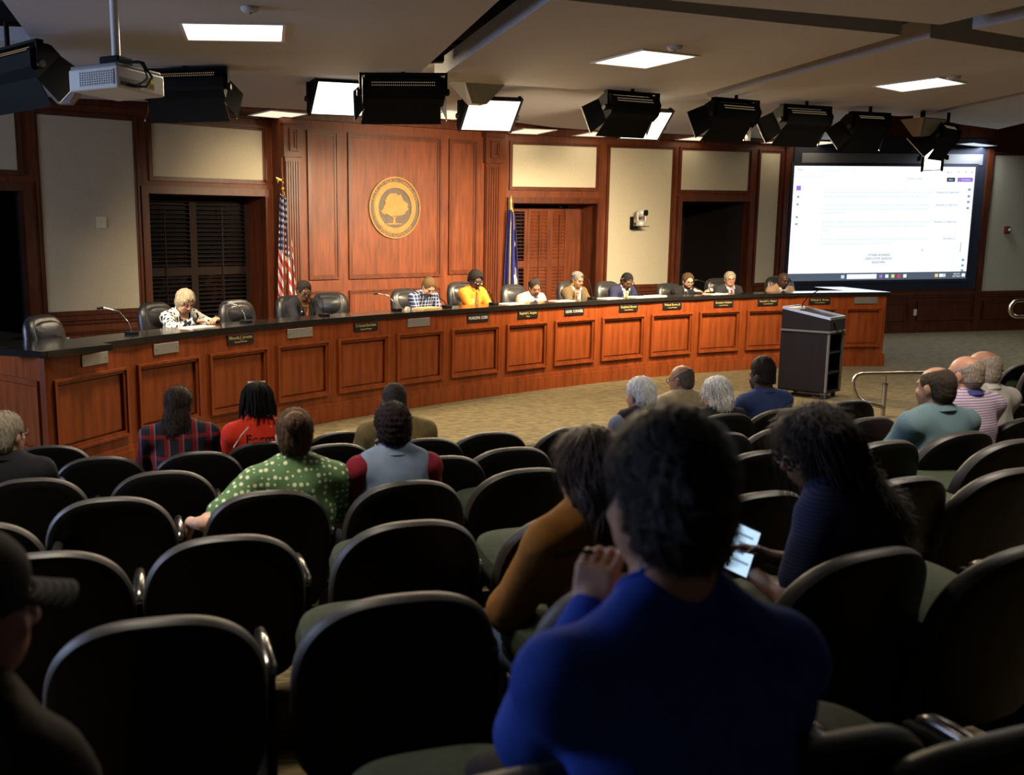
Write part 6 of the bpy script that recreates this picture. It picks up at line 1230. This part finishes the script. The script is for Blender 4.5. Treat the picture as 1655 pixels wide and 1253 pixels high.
# woman with a phone
(s2, y2) = seat('behind the woman holding the phone'); YP = s2[1]+.10
ph = aty(1199, 890, YP); hr = aty(1228, 898, YP+.02); hl = aty(1212, 925, YP)
def wphone(r, t, h): pass
aud(1318, 670, 'behind the woman holding the phone', 'woman with long black wavy hair and glasses in a navy knit, holding a phone', dict(lean=.20, bow=.15, pitch=.36, hyaw=.75, bw=1.0), 'brown', turn=.55, dy=.02, h=.007, hair=h_long((.020, .015, .014), .024, (((.0, -.06, -.10), (.115, .080, .13), .05), ((-.02, -.10, -.22), (.13, .075, .12), .06), ((-.03, -.13, -.30), (.11, .07, .09), .05)), .006, nape=-.50, locks=160, tip=.42, spread=.16, rad=.0015, front=.01, sp=.35, fz=(9000, .11, .0011, 5, .10, .35, .10)), clothes=(shirt(pat('navy_knit', knit, .95), .020, .36, seed=37, amp=.006),), glasses=glassesf((.01, .01, .012), .003), armw={1: (hr, (.7, -.3, -.7), (-.6, .6, .15), (-.5, -.5, -.5), .7), -1: (hl, (-.7, -.2, -.7), (.3, .8, .3), (.3, -.3, .9), .6)})
t = thing('phone', 'lit smartphone held by the woman in the navy knit', 'phone', tuple(ph)); t.rotation_euler = (math.radians(62), math.radians(24), math.radians(-8))
MB().bevbox(-.039, .039, -.078, .078, -.005, .004, .004).build('phone_body', M['black_plastic'], t); scr = MB().box(-.035, .035, -.072, .072, .0041, .0048).build('phone_screen', emis('phone_screen', (.55, .78, 1.), 1.1), t)
for k, (x, y, wd) in enumerate(((-.005, .045, .05), (0, .02, .04), (-.008, -.01, .03), (.004, -.035, .05))): MB().box(x-wd/2, x+wd/2, y-.004, y+.004, .0049, .0051).build('screen_line', emis('phone_text', (.25, .4, .6), .8), scr)
# man in the blue sweater, nearest
(s1, y1) = seat('behind the blue sweater man'); Yb = 1.27
hb = aty(958, 1000, Yb+.10)
bt, br = aud(1082, 692, 'x', 'dark haired man in a royal blue sweater, nearest, hand at his ear', dict(lean=.06, pitch=.10, hyaw=.0, roll=0., bw=1.04, nk=.112, sh=-.015), 'fair', at=((0.42, 1.22, floor_z(.42, 1.3)), ROWYAW(.5, 1.4)), h=.006, sc=.92, hair=h_cap((.022, .017, .014), .012, amp=.004, sp=.4, rough=.42, nape=-.058, top=.02, fz=(7000, .045, .0011, 3, .30, .35)), clothes=(shirt((.024, .065, .38), .020, 1., seed=38, amp=.010, neck=-.004, fold_f=9.),), armw={-1: (hb, (-.45, .1, -1.), (.15, .15, .95), (.8, .55, .1), 1.15)})
# glasses held in his hand
t = thing('eyeglasses', 'dark eyeglasses held in the hand of the man in blue', 'eyeglasses', tuple(aty(965, 893, Yb+.14)), .2)
MB().tube([(-.075, 0, -.004), (-.03, .0, .004), (.0, 0, .0), (.035, 0, -.012)], .0035, 6).build('temple', M['black_plastic'], t, True); MB().ell((.035, 0, -.012), (.006, .004, .006), 8, 6).build('hinge', M['chrome'], t, True)
# man with a cap at the lower left
def cap(r, t, h):
    sd = cap_sdf(r, .020, -.01, .03, ear=False); sd.plane(H(r, 0, 0, .018), r.HR@V(0, 0, -1)); pos, q = sd.mesh(.007); o = link_mesh('cap', np_mesh('cap', pos, q, cloth((.040, .040, .038))), t)
    rows = []
    for v in np.linspace(0, 1, 6): rows.append([tuple(H(r, .078*math.sin(a)*(1-.12*v), .055*math.cos(a)+.045+v*.078, .045-.012*v-.022*math.sin(a)**2*(.4+v))) for a in np.linspace(-1.45, 1.45, 15)])
    mb = MB()
    for A, B in zip(rows[:-1], rows[1:]): mb.add(A+B, [(k, k+1, 16+k, 15+k) for k in range(14)])
    b = mb.build('cap_brim', cloth((.040, .040, .038)), o, True); md = b.modifiers.new('thick', 'SOLIDIFY'); md.thickness = .006
aud(-58, 874, 'x', 'person in a grey cap and dark plaid shirt at the lower left corner', dict(lean=.05, pitch=.12, hyaw=-.35, bw=1.05), 'ruddy', at=((-.72, 1.28, floor_z(-.72, 1.28)), ROWYAW(-.8, 1.4)-.75), h=.007, sc=.92, hair=h_cap((.03, .025, .02), .008, amp=.002, nape=-.07), clothes=(shirt((.035, .032, .026), .020, 1., seed=39, amp=.012, collar=(.035, .032, .026)),), extras=cap)
